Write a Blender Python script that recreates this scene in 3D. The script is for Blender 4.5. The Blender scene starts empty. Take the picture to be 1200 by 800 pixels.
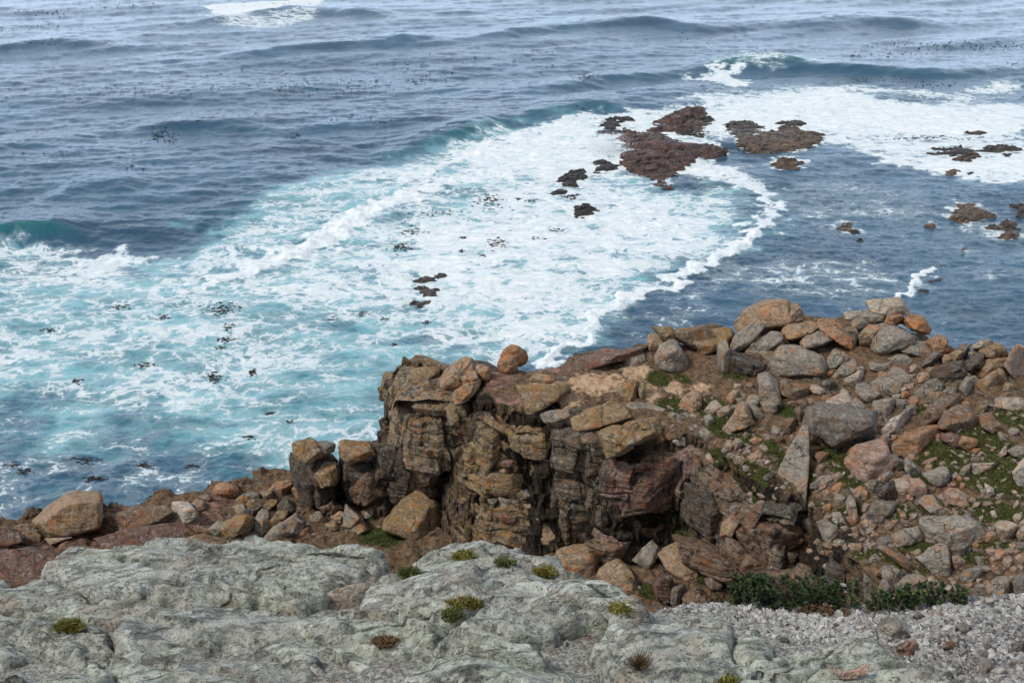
import bpy, math
import numpy as np

# ------------------------------------------------------------------ camera, sky, sun, exposure
scene = bpy.context.scene
CZ = 30.0
PITCH = math.radians(25.0)
FOC = 1166.67                      # focal length in photo pixels (1200 wide)
cam = bpy.data.cameras.new("camera")
cam.lens = 35.0
cam.sensor_width = 36.0
cam.clip_start = 0.1
cam.clip_end = 30000.0
cam_o = bpy.data.objects.new("camera", cam)
cam_o.location = (0, 0, CZ)
cam_o.rotation_euler = (math.radians(90) - PITCH, 0, 0)
scene.collection.objects.link(cam_o)
scene.camera = cam_o

SUN_EL = math.radians(50)
SUN_AZ = math.radians(-112)        # measured from +Y towards +X: the sun stands to the left, a little behind
world = bpy.data.worlds.new("World")
scene.world = world
world.use_nodes = True
wn, wl = world.node_tree.nodes, world.node_tree.links
wn.clear()
w_out = wn.new("ShaderNodeOutputWorld")
w_bg = wn.new("ShaderNodeBackground")
w_bg.inputs["Strength"].default_value = 0.085
w_sky = wn.new("ShaderNodeTexSky")
w_sky.sky_type = 'NISHITA'
w_sky.sun_disc = False
w_sky.sun_elevation = SUN_EL
w_sky.sun_rotation = SUN_AZ
w_sky.air_density = 1.0
w_sky.dust_density = 3.0
w_sky.ozone_density = 1.0
# thin high overcast: the blue sky is partly covered by even white cloud
w_tc = wn.new("ShaderNodeTexCoord")
w_ns = wn.new("ShaderNodeTexNoise")
w_ns.inputs["Scale"].default_value = 2.2
w_ns.inputs["Detail"].default_value = 6
w_rp = wn.new("ShaderNodeMapRange")
w_rp.inputs["From Min"].default_value = 0.3
w_rp.inputs["From Max"].default_value = 0.7
w_rp.inputs["To Min"].default_value = 0.45
w_rp.inputs["To Max"].default_value = 0.85
w_mx = wn.new("ShaderNodeMix")
w_mx.data_type = 'RGBA'
w_mx.inputs["B"].default_value = (6.6, 7.3, 8.2, 1)
wl.new(w_tc.outputs["Generated"], w_ns.inputs["Vector"])
wl.new(w_ns.outputs["Fac"], w_rp.inputs["Value"])
wl.new(w_rp.outputs["Result"], w_mx.inputs["Factor"])
wl.new(w_sky.outputs["Color"], w_mx.inputs["A"])
# the haze-whitened band above the sea's horizon
w_sep = wn.new("ShaderNodeSeparateXYZ")
w_hz = wn.new("ShaderNodeMapRange")
w_hz.interpolation_type = 'SMOOTHSTEP'
w_hz.inputs["From Min"].default_value = 0.0
w_hz.inputs["From Max"].default_value = 0.46
w_hz.inputs["To Min"].default_value = 1.0
w_hz.inputs["To Max"].default_value = 0.0
w_m2 = wn.new("ShaderNodeMix")
w_m2.data_type = 'RGBA'
w_m2.inputs["B"].default_value = (13.0, 16.2, 20.6, 1)
wl.new(w_tc.outputs["Generated"], w_sep.inputs["Vector"])
wl.new(w_sep.outputs["Z"], w_hz.inputs["Value"])
wl.new(w_hz.outputs["Result"], w_m2.inputs["Factor"])
wl.new(w_mx.outputs["Result"], w_m2.inputs["A"])
wl.new(w_m2.outputs["Result"], w_bg.inputs["Color"])
wl.new(w_bg.outputs["Background"], w_out.inputs["Surface"])

sun = bpy.data.lights.new("sun", 'SUN')
sun.energy = 2.2
sun.angle = math.radians(10)
sun.color = (1.0, 0.95, 0.87)
sun_o = bpy.data.objects.new("sun", sun)
sd = np.array([math.sin(SUN_AZ) * math.cos(SUN_EL), math.cos(SUN_AZ) * math.cos(SUN_EL), math.sin(SUN_EL)])
import mathutils
sun_o.rotation_euler = mathutils.Vector(sd).to_track_quat('Z', 'Y').to_euler()
scene.collection.objects.link(sun_o)

scene.view_settings.view_transform = 'Standard'
scene.view_settings.look = 'None'
scene.view_settings.gamma = 1.0
scene.view_settings.exposure = 0.25
scene.view_settings.use_curve_mapping = False
scene.cycles.max_bounces = 5
scene.cycles.diffuse_bounces = 2
scene.cycles.glossy_bounces = 2
scene.cycles.transmission_bounces = 2
scene.cycles.transparent_max_bounces = 4
scene.cycles.caustics_reflective = False
scene.cycles.caustics_refractive = False

# ------------------------------------------------------------------ projection helpers
cP, sP = math.cos(PITCH), math.sin(PITCH)

def ray(u, v):
    u = np.asarray(u, float); v = np.asarray(v, float)
    a, b = (u - 600.0), (400.0 - v)
    return np.stack([a, FOC * cP + b * sP, -FOC * sP + b * cP], -1)

def at_z(u, v, z=0.0):
    r = ray(u, v)
    t = (z - CZ) / r[..., 2]
    return r * t[..., None] + np.array([0, 0, CZ])

def at_y(u, v, Y):
    r = ray(u, v)
    t = np.asarray(Y) / r[..., 1]
    return r * t[..., None] + np.array([0, 0, CZ])

def project(p):
    p = np.asarray(p, float)
    d = p - np.array([0, 0, CZ])
    f = d[..., 1] * cP - d[..., 2] * sP
    up = d[..., 1] * sP + d[..., 2] * cP
    return 600 + FOC * d[..., 0] / f, 400 - FOC * up / f

# ------------------------------------------------------------------ noise
def _hash(i, j, k, s):
    h = (i.astype(np.int64) * 374761393 + j.astype(np.int64) * 668265263 + k.astype(np.int64) * 2147483647 + s * 1274126177) & 0xffffffff
    h = ((h ^ (h >> 13)) * 1274126177) & 0xffffffff
    return (h ^ (h >> 16)) & 0xffffffff

_G = np.random.default_rng(5).normal(size=(256, 3)).astype(np.float32)
_G /= np.linalg.norm(_G, axis=1)[:, None]
_a2 = np.arange(256) * (2 * math.pi / 256)
_G2 = np.stack([np.cos(_a2), np.sin(_a2)], -1).astype(np.float32)

def noise3(x, y, z, s=0):
    xi, yi, zi = np.floor(x), np.floor(y), np.floor(z)
    fx, fy, fz = (x - xi).astype(np.float32), (y - yi).astype(np.float32), (z - zi).astype(np.float32)
    ux, uy, uz = [f * f * f * (f * (f * 6 - 15) + 10) for f in (fx, fy, fz)]
    out = 0
    for a in (0, 1):
        for b in (0, 1):
            for c in (0, 1):
                g = _G[_hash(xi + a, yi + b, zi + c, s) & 255]
                dot = g[..., 0] * (fx - a) + g[..., 1] * (fy - b) + g[..., 2] * (fz - c)
                w = (ux if a else 1 - ux) * (uy if b else 1 - uy) * (uz if c else 1 - uz)
                out = out + w * dot
    return out * 1.6

def noise2(x, y, s=0):
    xi, yi = np.floor(x), np.floor(y)
    fx, fy = (x - xi).astype(np.float32), (y - yi).astype(np.float32)
    ux, uy = [f * f * f * (f * (f * 6 - 15) + 10) for f in (fx, fy)]
    k = np.zeros_like(xi)
    out = 0
    for a in (0, 1):
        for b in (0, 1):
            g = _G2[_hash(xi + a, yi + b, k, s) & 255]
            dot = g[..., 0] * (fx - a) + g[..., 1] * (fy - b)
            out = out + (ux if a else 1 - ux) * (uy if b else 1 - uy) * dot
    return out * 1.5

def fbm2(x, y, o=4, s=0, g=.5, ridged=False):
    a, t = 1.0, 0
    for i in range(o):
        n = noise2(x, y, s + i * 7)
        t = t + a * ((0.5 - abs(n)) * 2 - .5 if ridged else n)
        x, y, a = x * 2.03 + 11.3, y * 2.03 - 5.7, a * g
    return t

def fbm3(x, y, z, o=3, s=0, g=.5):
    a, t = 1.0, 0
    for i in range(o):
        t = t + a * noise3(x, y, z, s + i * 7)
        x, y, z, a = x * 2.03 + 1.3, y * 2.03 - 5.7, z * 2.03 + 3.1, a * g
    return t

def sstep(a, b, x):
    t = np.clip((x - a) / (b - a), 0, 1)
    return t * t * (3 - 2 * t)

def sdf_poly(px, py, poly, closed=True):
    """signed distance (positive inside) of points to a polygon; plain distance for an open line"""
    px = np.asarray(px, np.float32); py = np.asarray(py, np.float32)
    poly = np.asarray(poly, np.float32)
    d = np.full(px.shape, 1e9, np.float32)
    ins = np.zeros(px.shape, bool)
    n = len(poly)
    for i in range(n if closed else n - 1):
        ax, ay = poly[i]; bx, by = poly[(i + 1) % n]
        ex, ey = bx - ax, by - ay
        t = np.clip(((px - ax) * ex + (py - ay) * ey) / (ex * ex + ey * ey + 1e-12), 0, 1)
        d = np.minimum(d, np.hypot(px - ax - t * ex, py - ay - t * ey))
        if closed and ay != by:
            c = ((ay > py) != (by > py)) & (px < (bx - ax) * (py - ay) / (by - ay) + ax)
            ins ^= c
    return np.where(ins, d, -d) if closed else d

def px(s):
    return np.array([[float(q) for q in w.split(',')] for w in s.split()])

# ------------------------------------------------------------------ mesh helpers
col = scene.collection

def mesh_np(name, V, F, mat=None, smooth=True):
    me = bpy.data.meshes.new(name)
    V = np.asarray(V, np.float32); F = np.asarray(F, np.int32)
    k = F.shape[1]
    me.vertices.add(len(V)); me.vertices.foreach_set("co", V.ravel())
    me.loops.add(F.size); me.loops.foreach_set("vertex_index", F.ravel())
    me.polygons.add(len(F))
    me.polygons.foreach_set("loop_start", np.arange(0, F.size, k, dtype=np.int32))
    me.polygons.foreach_set("use_smooth", np.full(len(F), smooth))
    me.update(calc_edges=True)
    if mat: me.materials.append(mat)
    return me

def link(name, me, label=None, cat=None, group=None, kind=None, parent=None):
    o = bpy.data.objects.new(name, me)
    col.objects.link(o)
    if label: o["label"] = label
    if cat: o["category"] = cat
    if group: o["group"] = group
    if kind: o["kind"] = kind
    if parent is not None: o.parent = parent
    return o

def grid_faces(nr, nc):
    i = np.arange(nr * nc).reshape(nr, nc)
    return np.stack([i[:-1, :-1], i[:-1, 1:], i[1:, 1:], i[1:, :-1]], -1).reshape(-1, 4)

def compact(V, F, keepf):
    F = F[keepf]
    u, inv = np.unique(F, return_inverse=True)
    return V[u], inv.reshape(F.shape), u

def add_attr(me, name, arr):
    a = me.attributes.new(name, 'FLOAT', 'POINT')
    a.data.foreach_set("value", np.asarray(arr, np.float32).ravel())

import bmesh
_ico = {}
def ico(n):
    if n not in _ico:
        bm = bmesh.new()
        bmesh.ops.create_icosphere(bm, subdivisions=n, radius=1)
        bm.verts.ensure_lookup_table()
        V = np.array([v.co[:] for v in bm.verts]); F = np.array([[v.index for v in f.verts] for f in bm.faces])
        bm.free()
        V /= np.linalg.norm(V, axis=1)[:, None]
        _ico[n] = (V, F)
    return _ico[n]

# ------------------------------------------------------------------ node helpers
class NT:
    def __init__(s, name):
        s.m = bpy.data.materials.new(name)
        s.m.use_nodes = True
        s.t = s.m.node_tree
        s.t.nodes.clear()
        s.out = s.t.nodes.new("ShaderNodeOutputMaterial")
    def set(s, inp, v):
        if isinstance(v, bpy.types.NodeSocket): s.t.links.new(v, inp)
        elif v is not None:
            if hasattr(inp.default_value, '__len__') and not hasattr(v, '__len__'): v = (v,) * len(inp.default_value)
            if hasattr(v, '__len__') and len(v) == 3 and len(inp.default_value) == 4: v = (*v, 1)
            inp.default_value = v
    def n(s, typ, out=0, props=None, **kw):
        nd = s.t.nodes.new("ShaderNode" + typ)
        for k, v in (props or {}).items(): setattr(nd, k, v)
        for k, v in kw.items(): s.set(nd.inputs[int(k[1:]) if k[0] == '_' else k.replace('_', ' ')], v)
        return nd.outputs[out]
    def math(s, op, a, b=0.0, c=None, clamp=False):
        nd = s.t.nodes.new("ShaderNodeMath"); nd.operation = op; nd.use_clamp = clamp
        s.set(nd.inputs[0], a); s.set(nd.inputs[1], b)
        if c is not None: s.set(nd.inputs[2], c)
        return nd.outputs[0]
    def vmath(s, op, a, b=None, scale=None):
        nd = s.t.nodes.new("ShaderNodeVectorMath"); nd.operation = op
        s.set(nd.inputs[0], a)
        if b is not None: s.set(nd.inputs[1], b)
        if scale is not None: s.set(nd.inputs["Scale"], scale)
        return nd.outputs[0]
    def mix(s, f, a, b, blend='MIX'):
        nd = s.t.nodes.new("ShaderNodeMix"); nd.data_type = 'RGBA'; nd.blend_type = blend
        s.set(nd.inputs[0], f); s.set(nd.inputs[6], a); s.set(nd.inputs[7], b)
        return nd.outputs[2]
    def ss(s, v, a, b, lo=0.0, hi=1.0, mode='SMOOTHSTEP'):
        nd = s.t.nodes.new("ShaderNodeMapRange"); nd.interpolation_type = mode
        s.set(nd.inputs[0], v); s.set(nd.inputs[1], a); s.set(nd.inputs[2], b); s.set(nd.inputs[3], lo); s.set(nd.inputs[4], hi)
        return nd.outputs[0]
    def noise(s, vec, scale, detail=4, rough=.5, dist=0.0, out=0):
        return s.n("TexNoise", out, Vector=vec, Scale=scale, Detail=detail, Roughness=rough, Distortion=dist)
    def vor(s, vec, scale, feature='F1', out=0, rnd=1.0):
        return s.n("TexVoronoi", out, props={"feature": feature}, Vector=vec, Scale=scale, Randomness=rnd)
    def attr(s, name, out="Fac"):
        nd = s.t.nodes.new("ShaderNodeAttribute"); nd.attribute_name = name
        return nd.outputs[out]
    def bump(s, h, strength, dist, normal=None):
        nd = s.t.nodes.new("ShaderNodeBump")
        s.set(nd.inputs["Height"], h); s.set(nd.inputs["Strength"], strength); s.set(nd.inputs["Distance"], dist)
        if normal is not None: s.set(nd.inputs["Normal"], normal)
        return nd.outputs[0]
    def finish(s, color, rough, normal=None, spec=None, ior=None, **kw):
        b = s.t.nodes.new("ShaderNodeBsdfPrincipled")
        s.set(b.inputs["Base Color"], color); s.set(b.inputs["Roughness"], rough)
        if normal is not None: s.set(b.inputs["Normal"], normal)
        if spec is not None: s.set(b.inputs["Specular IOR Level"], spec)
        if ior is not None: s.set(b.inputs["IOR"], ior)
        for k, v in kw.items(): s.set(b.inputs[k.replace('_', ' ')], v)
        s.t.links.new(b.outputs[0], s.out.inputs[0])
        return s.m
# ------------------------------------------------------------------ materials
def rock_material(name, ochre=.5, greylich=.5, black=.35, sc=1.0, strata=.5, warm=.75, rough=.88, bth=.53):
    """weathered sandstone: tinted by the object's own colour, mottled, with lichen, cracks and bedding"""
    m = NT(name)
    geo = m.t.nodes.new("ShaderNodeNewGeometry")
    oi = m.t.nodes.new("ShaderNodeObjectInfo")
    off = m.vmath('SCALE', (31.7, 17.3, 11.1), scale=oi.outputs["Random"])
    P = m.vmath('ADD', geo.outputs["Position"], off)
    P = m.vmath('SCALE', P, scale=sc)
    tint = oi.outputs["Color"]; amt = oi.outputs["Alpha"]
    n1 = m.noise(P, 1.6, 6, .62)
    n2 = m.noise(P, 7.0, 5, .65)
    n3 = m.noise(P, 26.0, 3, .6)
    bed = m.noise(m.vmath('MULTIPLY', P, (.35, .35, 5.5)), 1.5, 5, .62, .25)
    c = m.mix(m.ss(n2, .3, .72), m.mix(.5, tint, (.06, .05, .045)), m.mix(.12, tint, (.8, .72, .62)))
    warm_c = m.mix(1.0, tint, (1.25, .78, .5), 'MULTIPLY')
    c = m.mix(m.ss(n1, .48, .66, 0, warm), c, warm_c)
    c = m.mix(m.ss(bed, .5, .66, 0, .45), c, m.mix(1.0, c, (.5, .42, .38), 'MULTIPLY'))
    # yellow ochre lichen, mostly where rain lies
    up = m.n("SeparateXYZ", 2, Vector=geo.outputs["Normal"])
    oc = m.math('MULTIPLY', m.ss(m.noise(P, 3.1, 6, .68), .5, .62), m.ss(up, -.1, .55))
    oc = m.math('MULTIPLY', m.math('MULTIPLY', oc, ochre), amt)
    c = m.mix(oc, c, m.mix(m.ss(n3, .35, .65), (.17, .095, .025), (.33, .20, .05)))
    # pale crust lichen in rosettes
    ros = m.noise(m.vmath('ADD', P, (4.2, 8.1, 2.2)), 4.3, 7, .7)
    gl = m.math('MULTIPLY', m.ss(ros, .55, .62), greylich)
    c = m.mix(gl, c, m.mix(m.ss(n3, .35, .65), (.26, .27, .24), (.46, .46, .41)))
    # black crust
    bl = m.math('MULTIPLY', m.ss(m.noise(m.vmath('MULTIPLY', m.vmath('ADD', P, (9.2, 1.1, 7.2)), (1, 1, .4)), 2.6, 7, .7), bth, bth + .08), black)
    c = m.mix(bl, c, (.022, .02, .019))
    # cracks
    wp = m.vmath('ADD', P, m.vmath('SCALE', m.noise(P, 2.2, 4, .6, out=1), scale=.5))
    cr = m.vor(m.vmath('MULTIPLY', wp, (1, 1, 1.7)), .9, 'DISTANCE_TO_EDGE')
    crm = m.math('MULTIPLY', m.ss(cr, .0, .018, 1, 0), m.ss(m.noise(P, 1.1, 3, .5), .47, .56))
    c = m.mix(m.math('MULTIPLY', crm, .8), c, (.02, .017, .015))
    h = m.math('ADD', m.math('MULTIPLY', n2, .10), m.math('MULTIPLY', n3, .035))
    h = m.math('ADD', h, m.math('MULTIPLY', bed, .16 * strata))
    h = m.math('ADD', h, m.math('MULTIPLY', n1, .12))
    h = m.math('SUBTRACT', h, m.math('MULTIPLY', crm, .05))
    return m.finish(c, rough, m.bump(h, 1.0, 1.0), spec=.25 if rough > .8 else .5)

M_ROCK = rock_material("sandstone", .85, .5, .3)
M_CLIFF = rock_material("stained_cliff_rock", .5, .22, .85, strata=1.6)
M_FACE = rock_material("cliff_face_rock", .95, .40, .75, 1.0, .35, bth=.505)
def reef_material():
    m = NT("wet_reef_rock")
    geo = m.t.nodes.new("ShaderNodeNewGeometry")
    oi = m.t.nodes.new("ShaderNodeObjectInfo")
    P = geo.outputs["Position"]
    R = m.n("VectorRotate", props={"rotation_type": 'Z_AXIS'}, Vector=P, Angle=-.55)
    st = m.noise(m.vmath('MULTIPLY', R, (.35, 2.2, 2.5)), 1.0, 7, .7, .4)
    n2 = m.noise(P, 3.5, 6, .7)
    c = m.mix(m.ss(st, .38, .62), (.018, .016, .016), oi.outputs["Color"])
    c = m.mix(m.ss(n2, .54, .64, 0, .7), c, (.03, .026, .025))
    c = m.mix(m.ss(m.noise(P, 1.3, 6, .65), .56, .64, 0, .6), c, m.mix(.35, oi.outputs["Color"], (.42, .34, .28)))
    h = m.math('ADD', m.math('MULTIPLY', st, .5), m.math('MULTIPLY', n2, .16))
    return m.finish(c, .42, m.bump(h, 1.0, 1.0), spec=.5)
M_REEF = reef_material()

def terrain_material():
    m = NT("headland_ground")
    geo = m.t.nodes.new("ShaderNodeNewGeometry")
    P = geo.outputs["Position"]
    up = m.n("SeparateXYZ", 2, Vector=geo.outputs["Normal"])
    moss, sand, red, dark = m.attr("moss"), m.attr("sand"), m.attr("red"), m.attr("dark")
    n1 = m.noise(P, .9, 6, .6); n2 = m.noise(P, 4.5, 6, .68); n3 = m.noise(P, 22, 4, .65)
    soil = m.mix(m.ss(n2, .32, .68), (.055, .038, .024), (.225, .135, .075))
    soil = m.mix(m.ss(n3, .52, .66, 0, .6), soil, (.34, .27, .20))
    soil = m.mix(m.ss(n1, .5, .64, 0, .8), soil, m.mix(m.ss(n2, .35, .65), (.05, .044, .036), (.20, .17, .135)))
    soil = m.mix(m.ss(m.vor(P, 7.0), .0, .3, .75, 0), soil, (.10, .075, .055))
    redc = m.mix(m.ss(m.noise(m.vmath('MULTIPLY', P, (.5, 1.3, 3)), 2.2, 7, .7), .36, .66), (.085, .055, .045), (.34, .20, .145))
    redc = m.mix(m.ss(n3, .56, .7, 0, .5), redc, (.33, .2, .13))
    sandc = m.mix(m.ss(n2, .35, .65), (.38, .22, .12), (.56, .41, .28))
    sn = m.math('ADD', sand, m.math('MULTIPLY', m.math('SUBTRACT', n2, .5), 1.2))
    rd = m.math('ADD', red, m.math('MULTIPLY', m.math('SUBTRACT', n2, .5), 1.0))
    c = m.mix(m.ss(rd, .35, .6), soil, redc)
    c = m.mix(m.ss(sn, .4, .75), c, sandc)
    rock = m.mix(m.ss(n2, .35, .7), (.035, .028, .023), (.20, .14, .095))
    rock = m.mix(m.ss(n1, .5, .62, 0, .7), rock, (.15, .10, .045))
    st = m.ss(up, .62, .8, 1, 0)
    c = m.mix(st, c, rock)
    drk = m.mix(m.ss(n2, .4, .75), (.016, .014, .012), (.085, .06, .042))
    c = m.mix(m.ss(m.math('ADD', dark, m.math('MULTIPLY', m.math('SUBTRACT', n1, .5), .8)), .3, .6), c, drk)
    mm = m.math('ADD', moss, m.math('MULTIPLY', m.math('SUBTRACT', n2, .5), 1.3))
    mm = m.math('MULTIPLY', m.ss(mm, .42, .58), m.ss(up, .35, .6))
    mossc = m.mix(m.ss(n3, .35, .65), (.022, .035, .009), (.075, .092, .022))
    mossc = m.mix(m.ss(n1, .45, .7, 0, .6), mossc, (.07, .055, .025))
    c = m.mix(mm, c, mossc)
    h = m.math('ADD', m.math('MULTIPLY', n2, .14), m.math('MULTIPLY', n3, .05))
    bed = m.noise(m.vmath('MULTIPLY', P, (.4, .4, 5)), 1.6, 5, .65, .3)
    h = m.math('ADD', h, m.math('MULTIPLY', bed, .16))
    return m.finish(c, .95, m.bump(h, 1.0, 1.0), spec=.15)
M_TERR = terrain_material()

def lichen_material(name, pink=0.0, pale=.5):
    m = NT(name)
    geo = m.t.nodes.new("ShaderNodeNewGeometry")
    oi = m.t.nodes.new("ShaderNodeObjectInfo")
    P = m.vmath('ADD', geo.outputs["Position"], m.vmath('SCALE', (7.7, 3.3, 5.1), scale=oi.outputs["Random"]))
    wv = m.vmath('ADD', P, m.vmath('SCALE', m.noise(P, 3.0, 4, .6, out=1), scale=.25))
    n0 = m.noise(P, 1.3, 6, .62); n1 = m.noise(P, 5.5, 7, .68); n2 = m.noise(P, 22, 6, .7); n3 = m.noise(P, 95, 4, .65)
    base = m.mix(m.ss(n1, .32, .68), (.24, .245, .215), (.58, .585, .52))
    base = m.mix(m.ss(n0, .42, .62, 0, .8), base, m.mix(m.ss(n2, .35, .65), (.34, .37, .29), (.61, .64, .525)))
    base = m.mix(m.ss(m.noise(m.vmath('ADD', P, (3, 9, 1)), 2.2, 6, .65), .52, .68, 0, .75), base, (.34, .27, .215))
    if pink: base = m.mix(pink, base, m.mix(m.ss(n1, .35, .65), (.34, .235, .17), (.50, .39, .31)))
    # pale mint rosettes of crust lichen, sharp edged
    r1 = m.noise(m.vmath('ADD', P, (1, 2, 8)), 4.2, 8, .66)
    base = m.mix(m.math('MULTIPLY', m.ss(r1, .55, .58), pale * 1.5), base, m.mix(m.ss(n2, .35, .65), (.46, .50, .445), (.67, .69, .62)))
    r2 = m.noise(m.vmath('ADD', P, (6, 1, 3)), 13, 7, .66)
    base = m.mix(m.math('MULTIPLY', m.ss(r2, .55, .575), pale), base, (.50, .51, .47))
    v = m.vor(wv, 11.0)
    base = m.mix(m.math('MULTIPLY', m.ss(v, .12, .2, 1, 0), m.ss(n0, .45, .6)), base, (.44, .46, .41))
    # charcoal crust and black specks
    d1 = m.noise(m.vmath('ADD', P, (2, 7, 5)), 3.4, 8, .72)
    base = m.mix(m.ss(d1, .54, .61, 0, .72), base, m.mix(m.ss(n3, .4, .6), (.045, .048, .05), (.14, .145, .145)))
    base = m.mix(m.ss(m.noise(P, 42, 5, .75), .56, .62, 0, .8), base, (.035, .035, .033))
    base = m.mix(m.ss(n3, .56, .68, 0, .5), base, (.56, .54, .5))
    fol = m.noise(m.vmath('MULTIPLY', m.n("VectorRotate", props={"rotation_type": 'Z_AXIS'}, Vector=wv, Angle=-.3), (1.0, 7.0, 5.0)), 3.2, 6, .68, .3)
    base = m.mix(m.ss(fol, .55, .63, 0, .4), base, m.mix(1.0, base, (.33, .33, .33), 'MULTIPLY'))
    cr = m.vor(m.vmath('MULTIPLY', wv, (.8, 1.6, 1)), .55, 'DISTANCE_TO_EDGE')
    crm = m.math('MULTIPLY', m.ss(cr, .0, .012, 1, 0), m.ss(n0, .48, .56))
    base = m.mix(m.math('MULTIPLY', crm, .8), base, (.03, .028, .025))
    h = m.math('ADD', m.math('MULTIPLY', n1, .036), m.math('MULTIPLY', n2, .026))
    h = m.math('ADD', h, m.math('MULTIPLY', n3, .010))
    h = m.math('SUBTRACT', h, m.math('MULTIPLY', m.ss(fol, .5, .66), .022))
    h = m.math('ADD', h, m.math('MULTIPLY', m.ss(r1, .53, .6), .006))
    h = m.math('SUBTRACT', h, m.math('MULTIPLY', crm, .03))
    return m.finish(base, .92, m.bump(h, 1.0, 1.0), spec=.2)
M_LICH = lichen_material("lichen_rock")
M_LICHP = lichen_material("pink_ledge_rock", .8, .15)

def gravel_material():
    m = NT("quartz_gravel")
    geo = m.t.nodes.new("ShaderNodeNewGeometry")
    P = geo.outputs["Position"]
    t = m.attr("tone"); w = m.attr("warm")
    n = m.noise(P, 60, 4, .65)
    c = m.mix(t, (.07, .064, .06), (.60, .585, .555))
    c = m.mix(m.math('MULTIPLY', w, .8), c, (.25, .16, .105))
    c = m.mix(m.ss(n, .35, .7, 0, .5), c, m.mix(1.0, c, (.5, .5, .52), 'MULTIPLY'))
    return m.finish(c, .85, m.bump(n, .6, .02), spec=.25)
M_GRAV = gravel_material()

def hillside_material():
    m = NT("hillside_ground")
    geo = m.t.nodes.new("ShaderNodeNewGeometry")
    P = geo.outputs["Position"]
    n1 = m.noise(P, 6, 6, .7); n2 = m.noise(P, 40, 5, .7)
    c = m.mix(m.ss(n2, .38, .62), (.12, .118, .108), (.43, .425, .385))
    c = m.mix(m.ss(n1, .5, .65, 0, .7), c, (.15, .11, .09))
    return m.finish(c, .95, m.bump(m.math('ADD', m.math('MULTIPLY', n1, .05), m.math('MULTIPLY', n2, .02)), 1, 1), spec=.15)
M_HILL = hillside_material()

def leaf_material(name, a, b, c2):
    m = NT(name)
    geo = m.t.nodes.new("ShaderNodeNewGeometry")
    t = m.attr("tone")
    n = m.noise(geo.outputs["Position"], 9, 3)
    c = m.mix(t, a, b)
    c = m.mix(m.ss(n, .52, .68, 0, .6), c, c2)
    return m.finish(c, .6, spec=.3)
M_SHRUB = leaf_material("shrub_leaf", (.012, .026, .008), (.065, .10, .024), (.075, .055, .03))
M_MOSS = leaf_material("moss_green", (.03, .04, .01), (.12, .13, .03), (.08, .06, .025))
M_YMOSS = leaf_material("yellow_moss", (.07, .07, .012), (.24, .21, .04), (.12, .07, .03))
M_DRY = leaf_material("dry_heath", (.07, .04, .02), (.2, .12, .06), (.05, .055, .02))

def plain(name, colr, rough=.8, var=.4, scale=8):
    m = NT(name)
    geo = m.t.nodes.new("ShaderNodeNewGeometry")
    n = m.noise(geo.outputs["Position"], scale, 5, .6)
    c = m.mix(m.ss(n, .3, .7), tuple(x * (1 - var) for x in colr), tuple(x * (1 + var) for x in colr))
    return m.finish(c, rough, m.bump(n, .4, .05), spec=.3)
M_KELP = plain("wet_kelp", (.022, .017, .014), .45, .4, 3)
M_STEM = plain("woody_stem", (.09, .06, .04), .9)
M_SPRAY = plain("sea_spray", (.82, .84, .86), .8, .03)

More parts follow.
